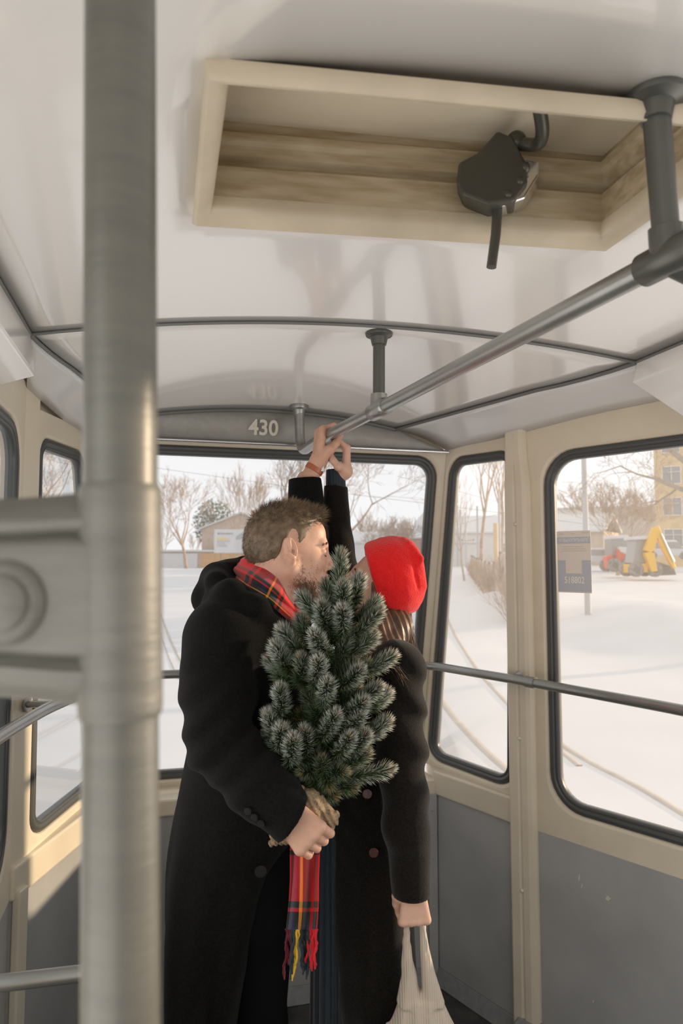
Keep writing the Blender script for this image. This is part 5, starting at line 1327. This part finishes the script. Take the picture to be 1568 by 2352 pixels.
# wrist watch
_e = at(700, 1115, 2.085); wd = (_e-wl_).normalized(); wp = wl_ + wd*.022
watch = MB().tube([wp - wd*.009, wp - wd*.008, wp + wd*.008, wp + wd*.009], [.0275, .0290, .0295, .0280], 36).build('wristwatch', M['leather'], man, True); watch['label'] = 'tan leather watch strap with steel buckle'
bk_ = wp + Vector((.026, -.012, 0)); o = MB().box(bk_, (.010, .014, .019)).build('buckle', M['chrome'], watch, bevel=.002)

# tartan scarf
def tartan():
    m = D.materials.new('red_tartan_wool'); m.use_nodes = True; nt = m.node_tree; b = nt.nodes['Principled BSDF']; b.inputs['Roughness'].default_value = .85; b.inputs['Sheen Weight'].default_value = .3; b.inputs['Specular IOR Level'].default_value = .15
    uv = nt.nodes.new('ShaderNodeUVMap'); sp = nt.nodes.new('ShaderNodeSeparateXYZ'); nt.links.new(uv.outputs[0], sp.inputs[0]); outs = []
    red = (.62, .012, .014); dg = (.012, .030, .024); nv = (.018, .018, .055); yl = (.80, .30, .02); bk = (.012, .010, .010)
    sett = [(0, red), (.30, dg), (.36, red), (.40, bk), (.52, nv), (.58, bk), (.62, yl), (.645, dg), (.76, red), (.80, bk), (.84, red)]
    for i in (0, 1):
        fr = nt.nodes.new('ShaderNodeMath'); fr.operation = 'FRACT'; nt.links.new(sp.outputs[i], fr.inputs[0])
        r = nt.nodes.new('ShaderNodeValToRGB'); r.color_ramp.interpolation = 'CONSTANT'; els = r.color_ramp.elements
        els[0].position = 0; els[0].color = (*red, 1); els[1].position = sett[1][0]; els[1].color = (*sett[1][1], 1)
        for p_, c_ in sett[2:]: e = els.new(p_); e.color = (*c_, 1)
        nt.links.new(fr.outputs[0], r.inputs[0]); outs.append(r.outputs[0])
    mx = nt.nodes.new('ShaderNodeMixRGB'); mx.inputs[0].default_value = .5; nt.links.new(outs[0], mx.inputs[1]); nt.links.new(outs[1], mx.inputs[2])
    wv = nt.nodes.new('ShaderNodeTexNoise'); wv.inputs['Scale'].default_value = 500; tc = nt.nodes.new('ShaderNodeTexCoord'); nt.links.new(tc.outputs['Object'], wv.inputs['Vector'])
    bp = nt.nodes.new('ShaderNodeBump'); bp.inputs['Strength'].default_value = .4; bp.inputs['Distance'].default_value = .002; nt.links.new(wv.outputs['Fac'], bp.inputs['Height']); nt.links.new(bp.outputs[0], b.inputs['Normal'])
    nt.links.new(mx.outputs[0], b.inputs['Base Color']); return m
M['tartan'] = tartan()
def cr(P, t, closed=False):
    n = len(P); 
    if closed: i = int(math.floor(t)) % n; f = t-math.floor(t); q = [P[(i-1) % n], P[i], P[(i+1) % n], P[(i+2) % n]]
    else: i = min(int(t), n-2); f = t-i; q = [P[max(i-1, 0)], P[i], P[i+1], P[min(i+2, n-1)]]
    return .5*((2*q[1]) + (q[2]-q[0])*f + (2*q[0]-5*q[1]+4*q[2]-q[3])*f*f + (3*q[1]-q[0]-3*q[2]+q[3])*f**3)
up_ = [at(572, 1276, 1.80), at(600, 1290, 1.715), at(636, 1328, 1.682), at(664, 1372, 1.69), at(692, 1412, 1.75), at(690, 1400, 1.83), at(650, 1345, 1.87), at(600, 1300, 1.865)]
lo_ = [at(539, 1333, 1.82), at(562, 1352, 1.69), at(612, 1382, 1.628), at(655, 1418, 1.645), at(688, 1446, 1.73), at(690, 1430, 1.86), at(640, 1400, 1.93), at(565, 1345, 1.93)]
NU, NV = 160, 22
def surf(name, fn, nu, nv, closed, m, root, us, vsx, thick=.005):
    vs = [fn(i/nu, j/nv) for j in range(nv+1) for i in range(nu + (0 if closed else 1))]; W_ = nu if closed else nu+1; fs = []; uvs = []
    for j in range(nv):
        for i in range(nu):
            fs.append((j*W_+i, j*W_+(i+1) % W_, (j+1)*W_+(i+1) % W_, (j+1)*W_+i)); uvs += [(i/nu*us, j/nv*vsx), ((i+1)/nu*us, j/nv*vsx), ((i+1)/nu*us, (j+1)/nv*vsx), (i/nu*us, (j+1)/nv*vsx)]
    o = pym(name, vs, fs, m, root, True); l = o.data.uv_layers.new(name='UVMap')
    for k, q in enumerate(uvs): l.data[k].uv = q
    s_ = o.modifiers.new('solid', 'SOLIDIFY'); s_.thickness = thick; s_.offset = 0; ss = o.modifiers.new('sub', 'SUBSURF'); ss.levels = 1; ss.render_levels = 1; return o
nc = at(628, 1350, 1.78)
def scarf_fn(u, v):
    t = u*8; A = cr(up_, t, True); B = cr(lo_, t, True); p = A.lerp(B, v); out = (p-nc); out.z = 0; out.normalize()
    p += out*(.016*math.sin(math.pi*v)**.8 + .005*math.sin(6.28*v*2.2+u*9) + .003*math.sin(u*25+v*5))
    if v < .15: p -= out*(.15-v)*.08
    return p
scarf = surf('scarf', scarf_fn, NU, NV, True, M['tartan'], man, 2.6, .78); scarf['label'] = 'red tartan scarf round the neck'
# hanging scarf end below his fist
tl = [(1925, 668, 738), (1960, 667, 733), (2020, 667, 731), (2070, 664, 731), (2110, 660, 729), (2135, 657, 727)]
def tail_fn(u, v):
    py = 1925 + (2135-1925)*v; xl = np.interp(py, [q[0] for q in tl], [q[1] for q in tl]); xr = np.interp(py, [q[0] for q in tl], [q[2] for q in tl]); px = xl + (xr-xl)*u
    return at(px, py, 1.55 + .012*math.sin(u*9+v*2) + .004*math.sin(u*23))
tail = surf('scarf_end', tail_fn, 40, 60, False, M['tartan'], man, .36, .9); tail['label'] = 'loose scarf end hanging below his hand, fringed'
for l in tail.data.uv_layers: 
    for q in l.data: q.uv = (q.uv[0]+.485, q.uv[1]+.68)
M['fr_red'] = mat('red_yarn', (.55, .012, .02), .9); M['fr_dark'] = mat('dark_yarn', (.02, .03, .035), .9); M['fr_y'] = mat('yellow_yarn', (.62, .38, .03), .9); M['fr_wine'] = mat('wine_yarn', (.12, .01, .02), .9)
for k in range(16):
    u = k/15; px = 658 + 69*u; L = rnd.uniform(70, 108); mm_ = M['fr_y'] if k in (5, 6) else M['fr_red'] if k in (12, 13, 14, 15) else M['fr_wine'] if k in (0, 1, 2) else M['fr_dark']
    a0 = tail_fn(u, .995); pts = [a0]; dx = rnd.uniform(-.010, .006)
    for q in range(1, 9): pts.append(a0 + Vector((dx*q/8 + .0022*math.sin(q*1.6+k), .003*math.sin(q+k*2), -L/1010*q/8)))
    mb = MB(); mb.tube([p + Vector((.0012*math.cos(i*2.2), .0012*math.sin(i*2.2), 0)) for i, p in enumerate(pts)], [.0026]*8+[.0015], 7); mb.tube([p - Vector((.0012*math.cos(i*2.2), .0012*math.sin(i*2.2), 0)) for i, p in enumerate(pts)], [.0026]*8+[.0015], 7)
    mb.build('tassel', mm_, tail, True)

# ---------------------------------------------------------------- THE WOMAN
Hw = at(870, 1360, 1.86)
Tw = Matrix.Translation(Hw) @ Matrix.Rotation(math.radians(180-10), 4, 'Z') @ Matrix.Rotation(math.radians(-30), 4, 'Y') @ Matrix.Scale(.95, 4)
woman = thing('person', 'woman in a red knit hat and long black coat holding a beige bag', 'person', (at(860, 1800, 1.86).x, 1.86, 0))
WC = RC + Vector((.030, .012, -.052))
gu, wu = grip(WC, Vector((.05, -1, 0)), Vector((.03, 0, -1)), .020, thumb=1, wrist_len=.055, wrist_r=.0235, scale=.90, wrap=150, arm_to=at(771, 1100, 2.12))
CB = at(948, 2098, 1.635)
gd, wd2 = grip(CB, Vector((1, .12, 0)), Vector((-.05, .05, 1)), .010, thumb=-1, wrist_len=.062, wrist_r=.024, scale=.93, wrap=215, arm_to=at(944, 2020, 1.625))
wsh_l, wel_l, wcu_l = at(912, 1535, 1.70), at(920, 1740, 1.635), at(945, 2062, 1.62)
wsh_r, wel_r, wcu_r = at(838, 1455, 2.00), at(773, 1250, 2.09), at(771, 1118, 2.12)
core = Sculpt((-.15, 1.5, .05), (.42, 2.25, 1.98), .008)
core.chain([at(880, 1460, 1.87), at(850, 1600, 1.87), at(850, 1950, 1.87)], [.05, .09, .11], .02); core.chain([at(880, 1400, 1.87), at(880, 1480, 1.87)], [.045, .05], .02)
core.chain([at(880, 1500, 1.85), wsh_l, wel_l, at(944, 2040, 1.62)], [.05, .04, .033, .025], .02); core.chain([at(880, 1480, 1.9), wsh_r, wel_r, at(771, 1105, 2.12)], [.05, .04, .032, .024], .02)
for s_ in (-1, 1): core.chain([at(850, 1950, 1.87+s_*.08), Vector((at(855, 2300, 1.87).x, 1.87+s_*.08, .5)), Vector((at(850, 2300, 1.87).x, 1.87+s_*.08, .09))], [.07, .05, .04], .02)
npmesh('body', [head(Tw, True).mesh(), gu.mesh(), gd.mesh(), core.mesh()], M['skin_w'], woman)
M['lash'] = mat('dark_lashes', (.02, .012, .01), .6)
face_lines(Tw, woman, M['lash'], M['hair_w'], True)
# coat
def foldw(th, z_, P):
    f = np.clip((1.0-z_)/.6, 0, 1); return .009*f*np.sin(4*th+3*z_) + .004*f*np.sin(9*th+2) + .003*np.sin(3*th+8*z_)
g = Sculpt((-.14, 1.50, .28), (.48, 2.28, 1.98), .0052)
g.stack(Rows([(1462, 848, 925, 1.87, .09), (1490, 785, 938, 1.87, .15), (1530, 760, 948, 1.87, .18), (1600, 745, 954, 1.87, .185), (1700, 735, 950, 1.87, .175), (1800, 735, 944, 1.87, .175), (1900, 748, 942, 1.87, .18), (2000, 752, 945, 1.87, .185), (2100, 756, 950, 1.87, .19), (2200, 762, 955, 1.87, .195), (2352, 780, 962, 1.87, .20), (2440, 785, 965, 1.87, .20)], 1.87), 0, fold=foldw)
g.chain([at(880, 1515, 1.87), at(895, 1530, 1.78), wsh_l], [.06, .062, .064], .04); g.chain([wsh_l, at(912, 1640, 1.66), wel_l, at(934, 1900, 1.62), wcu_l], [.067, .063, .058, .052, .0435], .02)
g.chain([at(870, 1480, 1.9), wsh_r, at(790, 1340, 2.06), wel_r, wcu_r], [.06, .066, .052, .047, .038], .03)
g.chain([at(850, 1450, 1.93), at(905, 1475, 1.93), at(925, 1500, 1.87)], [.03, .035, .035], .03)
g.half((0, 0, wcu_r.z+.002), (.03, 0, 1))
sl, P = g.sub([wcu_l.x-.09, wcu_l.y-.09, wcu_l.z-.12], [wcu_l.x+.09, wcu_l.y+.09, wcu_l.z]); zc2 = at(945, 2070, 1.585).z
A = g.S[sl]; mask = (np.abs(P[0]-wcu_l.x) < .075) & (P[1] < 1.672) & (P[1] > 1.5); g.S[sl] = np.where(mask, np.maximum(A, (zc2-P[2])), A)
def foldsw(P, S):
    e = np.exp(-((P[1]-1.62)/.09)**2)*np.exp(-((P[2]-1.18)/.20)**2); w1 = np.sin((P[2]*1.0+P[0]*.8)*62+2*np.sin(P[0]*16+P[2]*7))
    return .0065*e*w1 + .0020*vnoise(P, 34, 5)
g.disp(foldsw); o = npmesh('coat', [g.mesh()], M['wool_w'], woman); o['label'] = 'long black double-breasted coat'
# knit dress under the coat and the blue knit cuff at the raised wrist
g = Sculpt((-.14, 1.62, .25), (.12, 2.1, 1.2), .005)
def ribf(th, z_, P): return .0035*np.sin(P[0]*420) + .005*np.sin(P[0]*60+z_*3)
g.stack(Rows([(1850, 720, 840, 1.87, .13), (2000, 722, 830, 1.87, .14), (2150, 716, 825, 1.87, .15), (2352, 708, 830, 1.87, .155), (2440, 704, 830, 1.87, .155)], 1.87), 0, fold=ribf)
o = npmesh('knit_dress', [g.mesh()], M['knit_blue'], woman); o['label'] = 'ribbed blue-grey knit dress under the open coat'
cuff(at(771, 1122, 2.12), at(770, 1079, 2.12), .0315, .0290, 'knit_cuff', M['knit_blue'], woman, .004)
for s_ in (-1, 1):
    MB().tube([Vector((at(855, 2352, 1.87).x, 1.87+s_*.08, .62)), Vector((at(852, 2352, 1.87).x, 1.87+s_*.08, .10))], [.055, .045], 20).build('boot_shaft', M['shoe'], woman, True); shoe(at(852, 2352, 1.87).x, 1.87+s_*.08, math.pi+.1*s_, woman, M['shoe'])
for x, y, m_ in ((843, 1823, 'button_r'), (858, 1958, 'button_r'), (756, 1850, 'button')): button(at(x, y, 1.672 if x > 800 else 1.70), (-.15, -1, .1), .0115, M[m_], woman)
# red hat
g = Sculpt((at(800, 1300, 1.86).x, 1.72, at(900, 1440, 1.86).z), (at(1000, 1300, 1.86).x, 2.0, at(900, 1200, 1.86).z), .0024)
g.ell(at(896, 1326, 1.86), (.090, .090, .108), 0, 'u', Euler((0, math.radians(-10), 0))); g.ell(at(868, 1318, 1.86), (.080, .086, .088), .02); g.ell(at(914, 1290, 1.86), (.062, .070, .062), .03); g.ell(at(908, 1352, 1.86), (.072, .090, .080), .03)
g.cone(at(900, 1251, 1.85), at(930, 1246, 1.835), .013, .014, .012); g.cone(at(940, 1254, 1.82), at(962, 1282, 1.80), .012, .011, .018); g.cone(at(958, 1290, 1.81), at(966, 1345, 1.82), .012, .012, .02)
g.cone(at(918, 1268, 1.765), at(960, 1286, 1.785), .010, .007, .010, 's'); g.cone(at(950, 1300, 1.785), at(960, 1350, 1.79), .003, .003, .010, 's')
pa, pb_ = at(834, 1253, 1.86), at(878, 1411, 1.86); e = (pb_-pa).normalized(); nrm = Vector((e.z, 0, -e.x)); nrm = nrm if nrm.x < 0 else -nrm
mid = (pa+pb_)/2
sl, P = g.sub(g.lo, g.lo+g.n*g.h); u_ = (P[2]-mid.z)/.095
dpl = (P[0]-mid.x)*nrm.x + (P[2]-mid.z)*nrm.z + .006*(u_**2) - .003
g.put(sl, -dpl, .006, 's'); g.half(at(900, 1410, 1.86), (.02, 0, -1), .012)
g.disp(lambda P, S: .0012*vnoise(P, 160, 9) + .0014*vnoise(P, 45, 4))
inner_ = head(Tw, True)
hat = npmesh('knit_hat', [g.mesh()], M['knit_red'], woman); hat['label'] = 'bright red knit beanie with folded tip'
# rolled rim along the brim
rimp = []
for k in range(25):
    u = k/24; p = pa.lerp(pb_, u); rimp.append(p)
# long hair
g = Sculpt((-.02, 1.68, 1.15), (.30, 2.02, 1.58), .003)
g.chain([at(903, 1395, 1.86), at(903, 1445, 1.80), at(886, 1495, 1.745), at(868, 1545, 1.70)], [.046, .047, .040, .020], .02); g.chain([at(868, 1380, 1.79), at(868, 1440, 1.76), at(862, 1520, 1.71), at(858, 1600, 1.70)], [.018, .030, .026, .012], .02)
g.chain([at(862, 1340, 1.80), at(868, 1400, 1.79)], [.010, .018], .01)
g.disp(lambda P, S: .002*np.sin(P[0]*330+P[2]*50+P[1]*120) + .002*vnoise(P, 50, 6))
npmesh('hair', [g.mesh()], M['hair_w'], woman)
R_ = np.random.RandomState(12); roots = []; dr = []; LL = []
for k in range(2600):
    t = R_.rand(); ph = R_.uniform(0, 6.28)
    if k % 3: c0 = at(903, 1400, 1.855); rr_ = .048; L = R_.uniform(.08, .17); dd_ = (-.08+.12*math.cos(ph)*.4, -.55, -1)
    else: c0 = at(866, 1400, 1.79); rr_ = .026; L = R_.uniform(.10, .26); dd_ = (-.04, -.20, -1)
    roots.append((c0.x+rr_*math.cos(ph), c0.y+rr_*math.sin(ph), c0.z + R_.uniform(-.04, .01))); dr.append(dd_); LL.append(L)
sv = strands(np.array(roots), np.array(dr), np.array(LL), .0006, 13, .22, 7, .2)
o = npmesh('hair_strands', [sv], M['hair_w'], woman); o['kind'] = 'stuff'
wis = [(at(897, 1522, 1.63), (.5, -.05, -1)), (at(900, 1520, 1.63), (.7, -.05, -1)), (at(903, 1536, 1.62), (.8, 0, -1)), (at(910, 1530, 1.62), (.6, 0, -1))]
rt = []; dr = []
for p, q in wis:
    for k in range(7): rt.append(np.array(p)+R_.normal(size=3)*.003); dr.append(np.array(q)+R_.normal(size=3)*.08)
npmesh('loose_wisps', [strands(np.array(rt), np.array(dr), .06, .0005, 3, .35, 7, .1)], M['hair_w'], woman)

# ---------------------------------------------------------------- THE BAG
bag = thing('tote_bag', 'beige mesh cotton bag hanging by two gathered straps from the woman\'s hand', 'bag', at(966, 2400, 1.60))
g = Sculpt((at(860, 2300, 1.6).x, 1.54, .36), (at(1080, 2300, 1.6).x, 1.73, CB.z+.03), .0028)
def pleat(th, z_, P):
    cx = CB.x + .012; s_ = np.clip((CB.z+.02-z_), .02, 1); return (.0010 + .0022*np.clip((at(0, 2262, 1.63).z-z_)/.06, 0, 1))*np.sin((P[0]-cx)/s_*46)
g.stack(Rows([(2096, 931, 941, 1.635, .009), (2130, 927, 940, 1.635, .010), (2180, 923, 944, 1.635, .013), (2240, 921, 956, 1.635, .018), (2300, 908, 966, 1.635, .028)], 1.6), 0, fold=pleat)
g.stack(Rows([(2096, 958, 969, 1.635, .009), (2130, 963, 978, 1.635, .010), (2180, 964, 985, 1.635, .013), (2230, 966, 997, 1.635, .018), (2300, 968, 1020, 1.635, .028)], 1.6), 0, fold=pleat)
g.stack(Rows([(2276, 958, 974, 1.635, .012), (2290, 925, 1004, 1.635, .028), (2315, 906, 1024, 1.635, .036), (2352, 889, 1048, 1.635, .046), (2420, 874, 1066, 1.635, .050), (2480, 874, 1064, 1.635, .045)], 1.6), .012, fold=pleat)
g.cone(at(937, 2096, 1.635), at(964, 2096, 1.635), .008, .008, .008)
npmesh('sack', [g.mesh()], M['tote'], bag)
# ================================================================ THE SMALL FIR
def zz(x, y): return 580 + x/3.794, 1240 + y/3.794
def colmat(name, rough=.6, spec=.3):
    m = D.materials.new(name); m.use_nodes = True; nt = m.node_tree; b = nt.nodes['Principled BSDF']; b.inputs['Roughness'].default_value = rough; b.inputs['Specular IOR Level'].default_value = spec
    at_ = nt.nodes.new('ShaderNodeAttribute'); at_.attribute_name = 'tint'; nt.links.new(at_.outputs['Color'], b.inputs['Base Color']); return m
M['needle'] = colmat('frosted_needles', .55)
M['stem'] = mat('brown_wire_stem', (.12, .065, .025), .8)
M['burlap'] = mat('rough_burlap', (.36, .26, .16), .95, var=(.20, .14, .08), nscale=220, bump=1.0, bscale=300)
fir = thing('fir_tree', 'small artificial fir with frosted needle tips held between the couple', 'fir tree', at(715, 1860, 1.47))
trunk_px = [(540, 2260, 1.495), (620, 2000, 1.545), (700, 1650, 1.57), (720, 1250, 1.585), (740, 850, 1.59), (755, 450, 1.59)]
TP = [at(*zz(x, y), Y) for x, y, Y in trunk_px]
MB().tube([TP[0] + (TP[0]-TP[1])*.25] + TP, [.010, .009, .008, .007, .006, .004, .003], 10).build('trunk', M['stem'], fir, True)
B_ = [  # tip, base (photo-crop coordinates), tip depth offset (negative = towards the camera), frost
 ((762, 105), (756, 470), .0, 1), ((925, 318), (880, 520), -.02, 1), ((425, 475), (600, 690), .0, 1), ((600, 555), (650, 790), -.06, .9), ((785, 385), (790, 600), -.06, .7),
 ((1075, 520), (900, 700), .02, .9), ((1095, 610), (850, 860), -.02, .8), ((780, 590), (785, 800), -.10, 1), ((255, 765), (440, 980), .0, 1), ((415, 680), (490, 830), .02, .5), ((540, 810), (650, 1020), -.09, 1),
 ((1045, 830), (830, 1000), -.01, .8), ((200, 910), (330, 1130), -.03, 1), ((150, 1030), (300, 1220), .03, .8), ((425, 1020), (440, 1230), -.04, .5), ((575, 1035), (560, 1260), -.11, 1), ((1210, 1000), (930, 1150), .0, .9),
 ((930, 1120), (770, 1270), -.07, .9), ((655, 1225), (620, 1420), -.12, 1), ((240, 1285), (270, 1540), -.05, 1), ((1085, 1275), (860, 1400), -.03, .8), ((1165, 1325), (980, 1450), .03, .9), ((965, 1395), (790, 1520), -.09, .9),
 ((935, 1500), (820, 1680), -.07, 1), ((140, 1505), (230, 1760), -.03, 1), ((250, 1630), (240, 1830), -.08, .9), ((350, 1715), (340, 1960), -.10, 1), ((450, 1650), (480, 1870), -.06, .9), ((720, 1500), (600, 1730), -.10, 1),
 ((1165, 1565), (930, 1730), .0, 1), ((980, 1690), (830, 1850), -.05, .9), ((850, 1700), (720, 1880), -.09, 1), ((1190, 1985), (680, 2080), -.02, .8), ((640, 370), (700, 620), .02, .5), ((880, 430), (840, 650), .03, .5),
 ((1000, 1080), (800, 1180), .03, .5), ((330, 850), (470, 1080), .04, .5), ((800, 950), (740, 1150), .0, .3), ((520, 1330), (560, 1560), .0, .2), ((700, 1400), (690, 1650), .02, .2), ((900, 1290), (760, 1450), .0, .3),
 ((190, 1900), (420, 2080), .0, .3), ((215, 2110), (470, 2180), -.02, .1), ((360, 2150), (520, 2180), -.04, .1), ((700, 2200), (560, 2120), -.04, .1), ((860, 2140), (620, 2080), -.03, .15), ((980, 1850), (740, 1980), -.03, .4), ((110, 1700), (300, 1900), .02, .6), ((560, 1850), (560, 2060), -.02, .3),
 ((430, 1500), (520, 1700), .03, .1), ((640, 950), (690, 1200), .04, .2), ((820, 700), (790, 900), .04, .3), ((600, 2290), (550, 2120), -.01, .1), ((500, 2200), (560, 2000), -.05, .1), ((660, 2120), (620, 1930), -.06, .1), ((780, 2010), (640, 1980), -.05, .2), ((440, 2010), (560, 1960), -.05, .2), ((600, 1900), (610, 2080), -.06, .2)]
rs = np.random.RandomState(21)
for _k in range(34):     # short inner sprigs that fill the middle
    fy = _k/33; cy_ = 600 + 1500*fy; cx_ = np.interp(cy_, [500, 1200, 1800, 2200], [770, 700, 620, 580]); hw_ = np.interp(cy_, [500, 1200, 1800, 2100], [120, 260, 330, 200])
    tx_ = cx_ + rs.uniform(-1, 1)*hw_; B_.append(((tx_, cy_-90), (cx_+(tx_-cx_)*.3, cy_+110), rs.uniform(-.04, .05), rs.uniform(.1, .6)))
def trunk_near(p):
    best = None
    for i in range(len(TP)-1):
        a, b = TP[i], TP[i+1]; t = max(0, min(1, (p-a).dot(b-a)/(b-a).length_squared)); q = a.lerp(b, t)
        if best is None or (q-p).length < best[0]: best = ((q-p).length, q)
    return best[1]
for bi, (tip, base, dz, frost) in enumerate(B_):
    bx0, by0 = zz(*base); tx0, ty0 = zz(*tip)
    tq = trunk_near(at(bx0, by0, 1.54)); Pb = at(bx0, by0, 1.545 + dz*.35); Pt = at(tx0, ty0 + 4, 1.54 + dz)
    root_ = tq if (tq-Pb).length < .12 else Pb
    pts = [root_ + Vector((0, 0, -.01)), Pb, Pb.lerp(Pt, .5) + Vector((0, -.004, -.004)), Pt]
    cv = [cr(pts, t*3) for t in [k/18 for k in range(19)]]
    L = sum((cv[i+1]-cv[i]).length for i in range(18))
    mb = MB(); mb.tube(cv, [.0022-.0012*k/18 for k in range(19)], 6); st = mb
    N = int(120 + 4600*L)
    V = np.zeros((N*7, 3)); Fq = []; C_ = np.zeros((N*7, 4)); C_[:, 3] = 1
    for k in range(N):
        t = min(.999, .08 + .92*rs.rand()**.72); i = min(17, int(t*18)); p = cv[i].lerp(cv[i+1], t*18-i); T = (cv[i+1]-cv[i]).normalized()
        u = Vector((0, 0, 1)) if abs(T.z) < .8 else Vector((0, 1, 0)); u = (u-T*u.dot(T)).normalized(); v = T.cross(u); a = rs.uniform(0, 6.2832)
        endf = max(0, (t-.86)/.14); ang = math.radians(rs.uniform(42, 66)*(1-endf*.75)); dn = T*math.cos(ang) + (u*math.cos(a)+v*math.sin(a))*math.sin(ang)
        ln_ = rs.uniform(.022, .033)*(1-.30*endf)*(.8 if t < .2 else 1); s_ = dn.orthogonal().normalized(); s2 = dn.cross(s_); w0 = .00062; bnd = T*.10*ln_
        q = p; m_ = p + dn*ln_*.55; e_ = p + dn*ln_ + bnd
        b = k*7
        for j in range(3):
            o_ = (s_*math.cos(j*2.094)+s2*math.sin(j*2.094)); V[b+j] = q + o_*w0; V[b+3+j] = m_ + o_*w0*1.05
        V[b+6] = e_
        fz = frost*max(0, min(1, (t-.35)/.45))*rs.uniform(.05, 1.35)
        gcol = np.array([.034, .062, .020])*rs.uniform(.55, 1.5) + (np.array([.05, .045, 0]) if rs.rand() < .12 else 0)
        if endf > .3 and rs.rand() < .35: gcol = np.array([.25, .14, .05])
        wht = np.array([.78, .80, .76])
        C_[b:b+3, :3] = gcol*.8; C_[b+3:b+6, :3] = gcol*(1-fz*.18)+wht*fz*.18; C_[b+6, :3] = gcol*(1-min(1, fz))+wht*min(1, fz)
        for j in range(3): j2 = (j+1) % 3; Fq.append((b+j, b+j2, b+3+j2)); Fq.append((b+j, b+3+j2, b+3+j)); Fq.append((b+3+j, b+3+j2, b+6))
    sto = st.build('branch', M['stem'], fir, True)
    o = npmesh('needles', [(V, np.array(Fq))], M['needle'], sto, False); o['kind'] = 'stuff'
    ca = o.data.color_attributes.new('tint', 'FLOAT_COLOR', 'POINT'); ca.data.foreach_set('color', C_.astype(np.float32).ravel())
# burlap wrapping round the foot, gathered above and below the hand
g = Sculpt((at(600, 1900, 1.47).x, 1.40, at(700, 1965, 1.47).z), (at(785, 1900, 1.47).x, 1.60, at(700, 1815, 1.47).z), .0022)
g.chain([at(712, 1832, 1.475), at(716, 1850, 1.48), Cr], [.020, .022, .026], .01)
g.chain([at(742, 1858, 1.49), at(752, 1880, 1.49), at(748, 1893, 1.49)], [.013, .022, .016], .012); g.cone(at(738, 1835, 1.49), at(742, 1860, 1.49), .006, .012, .01)
g.chain([Cr, at(660, 1910, 1.49), at(630, 1918, 1.50)], [.028, .024, .012], .012); g.cone(at(640, 1905, 1.50), at(612, 1898, 1.50), .012, .004, .01); g.cone(at(650, 1925, 1.50), at(624, 1938, 1.50), .010, .006, .01)
g.disp(lambda P, S: .0022*vnoise(P, 170, 3) + .0018*np.sin(P[0]*480+P[2]*260))
npmesh('burlap_wrap', [g.mesh()], M['burlap'], fir)
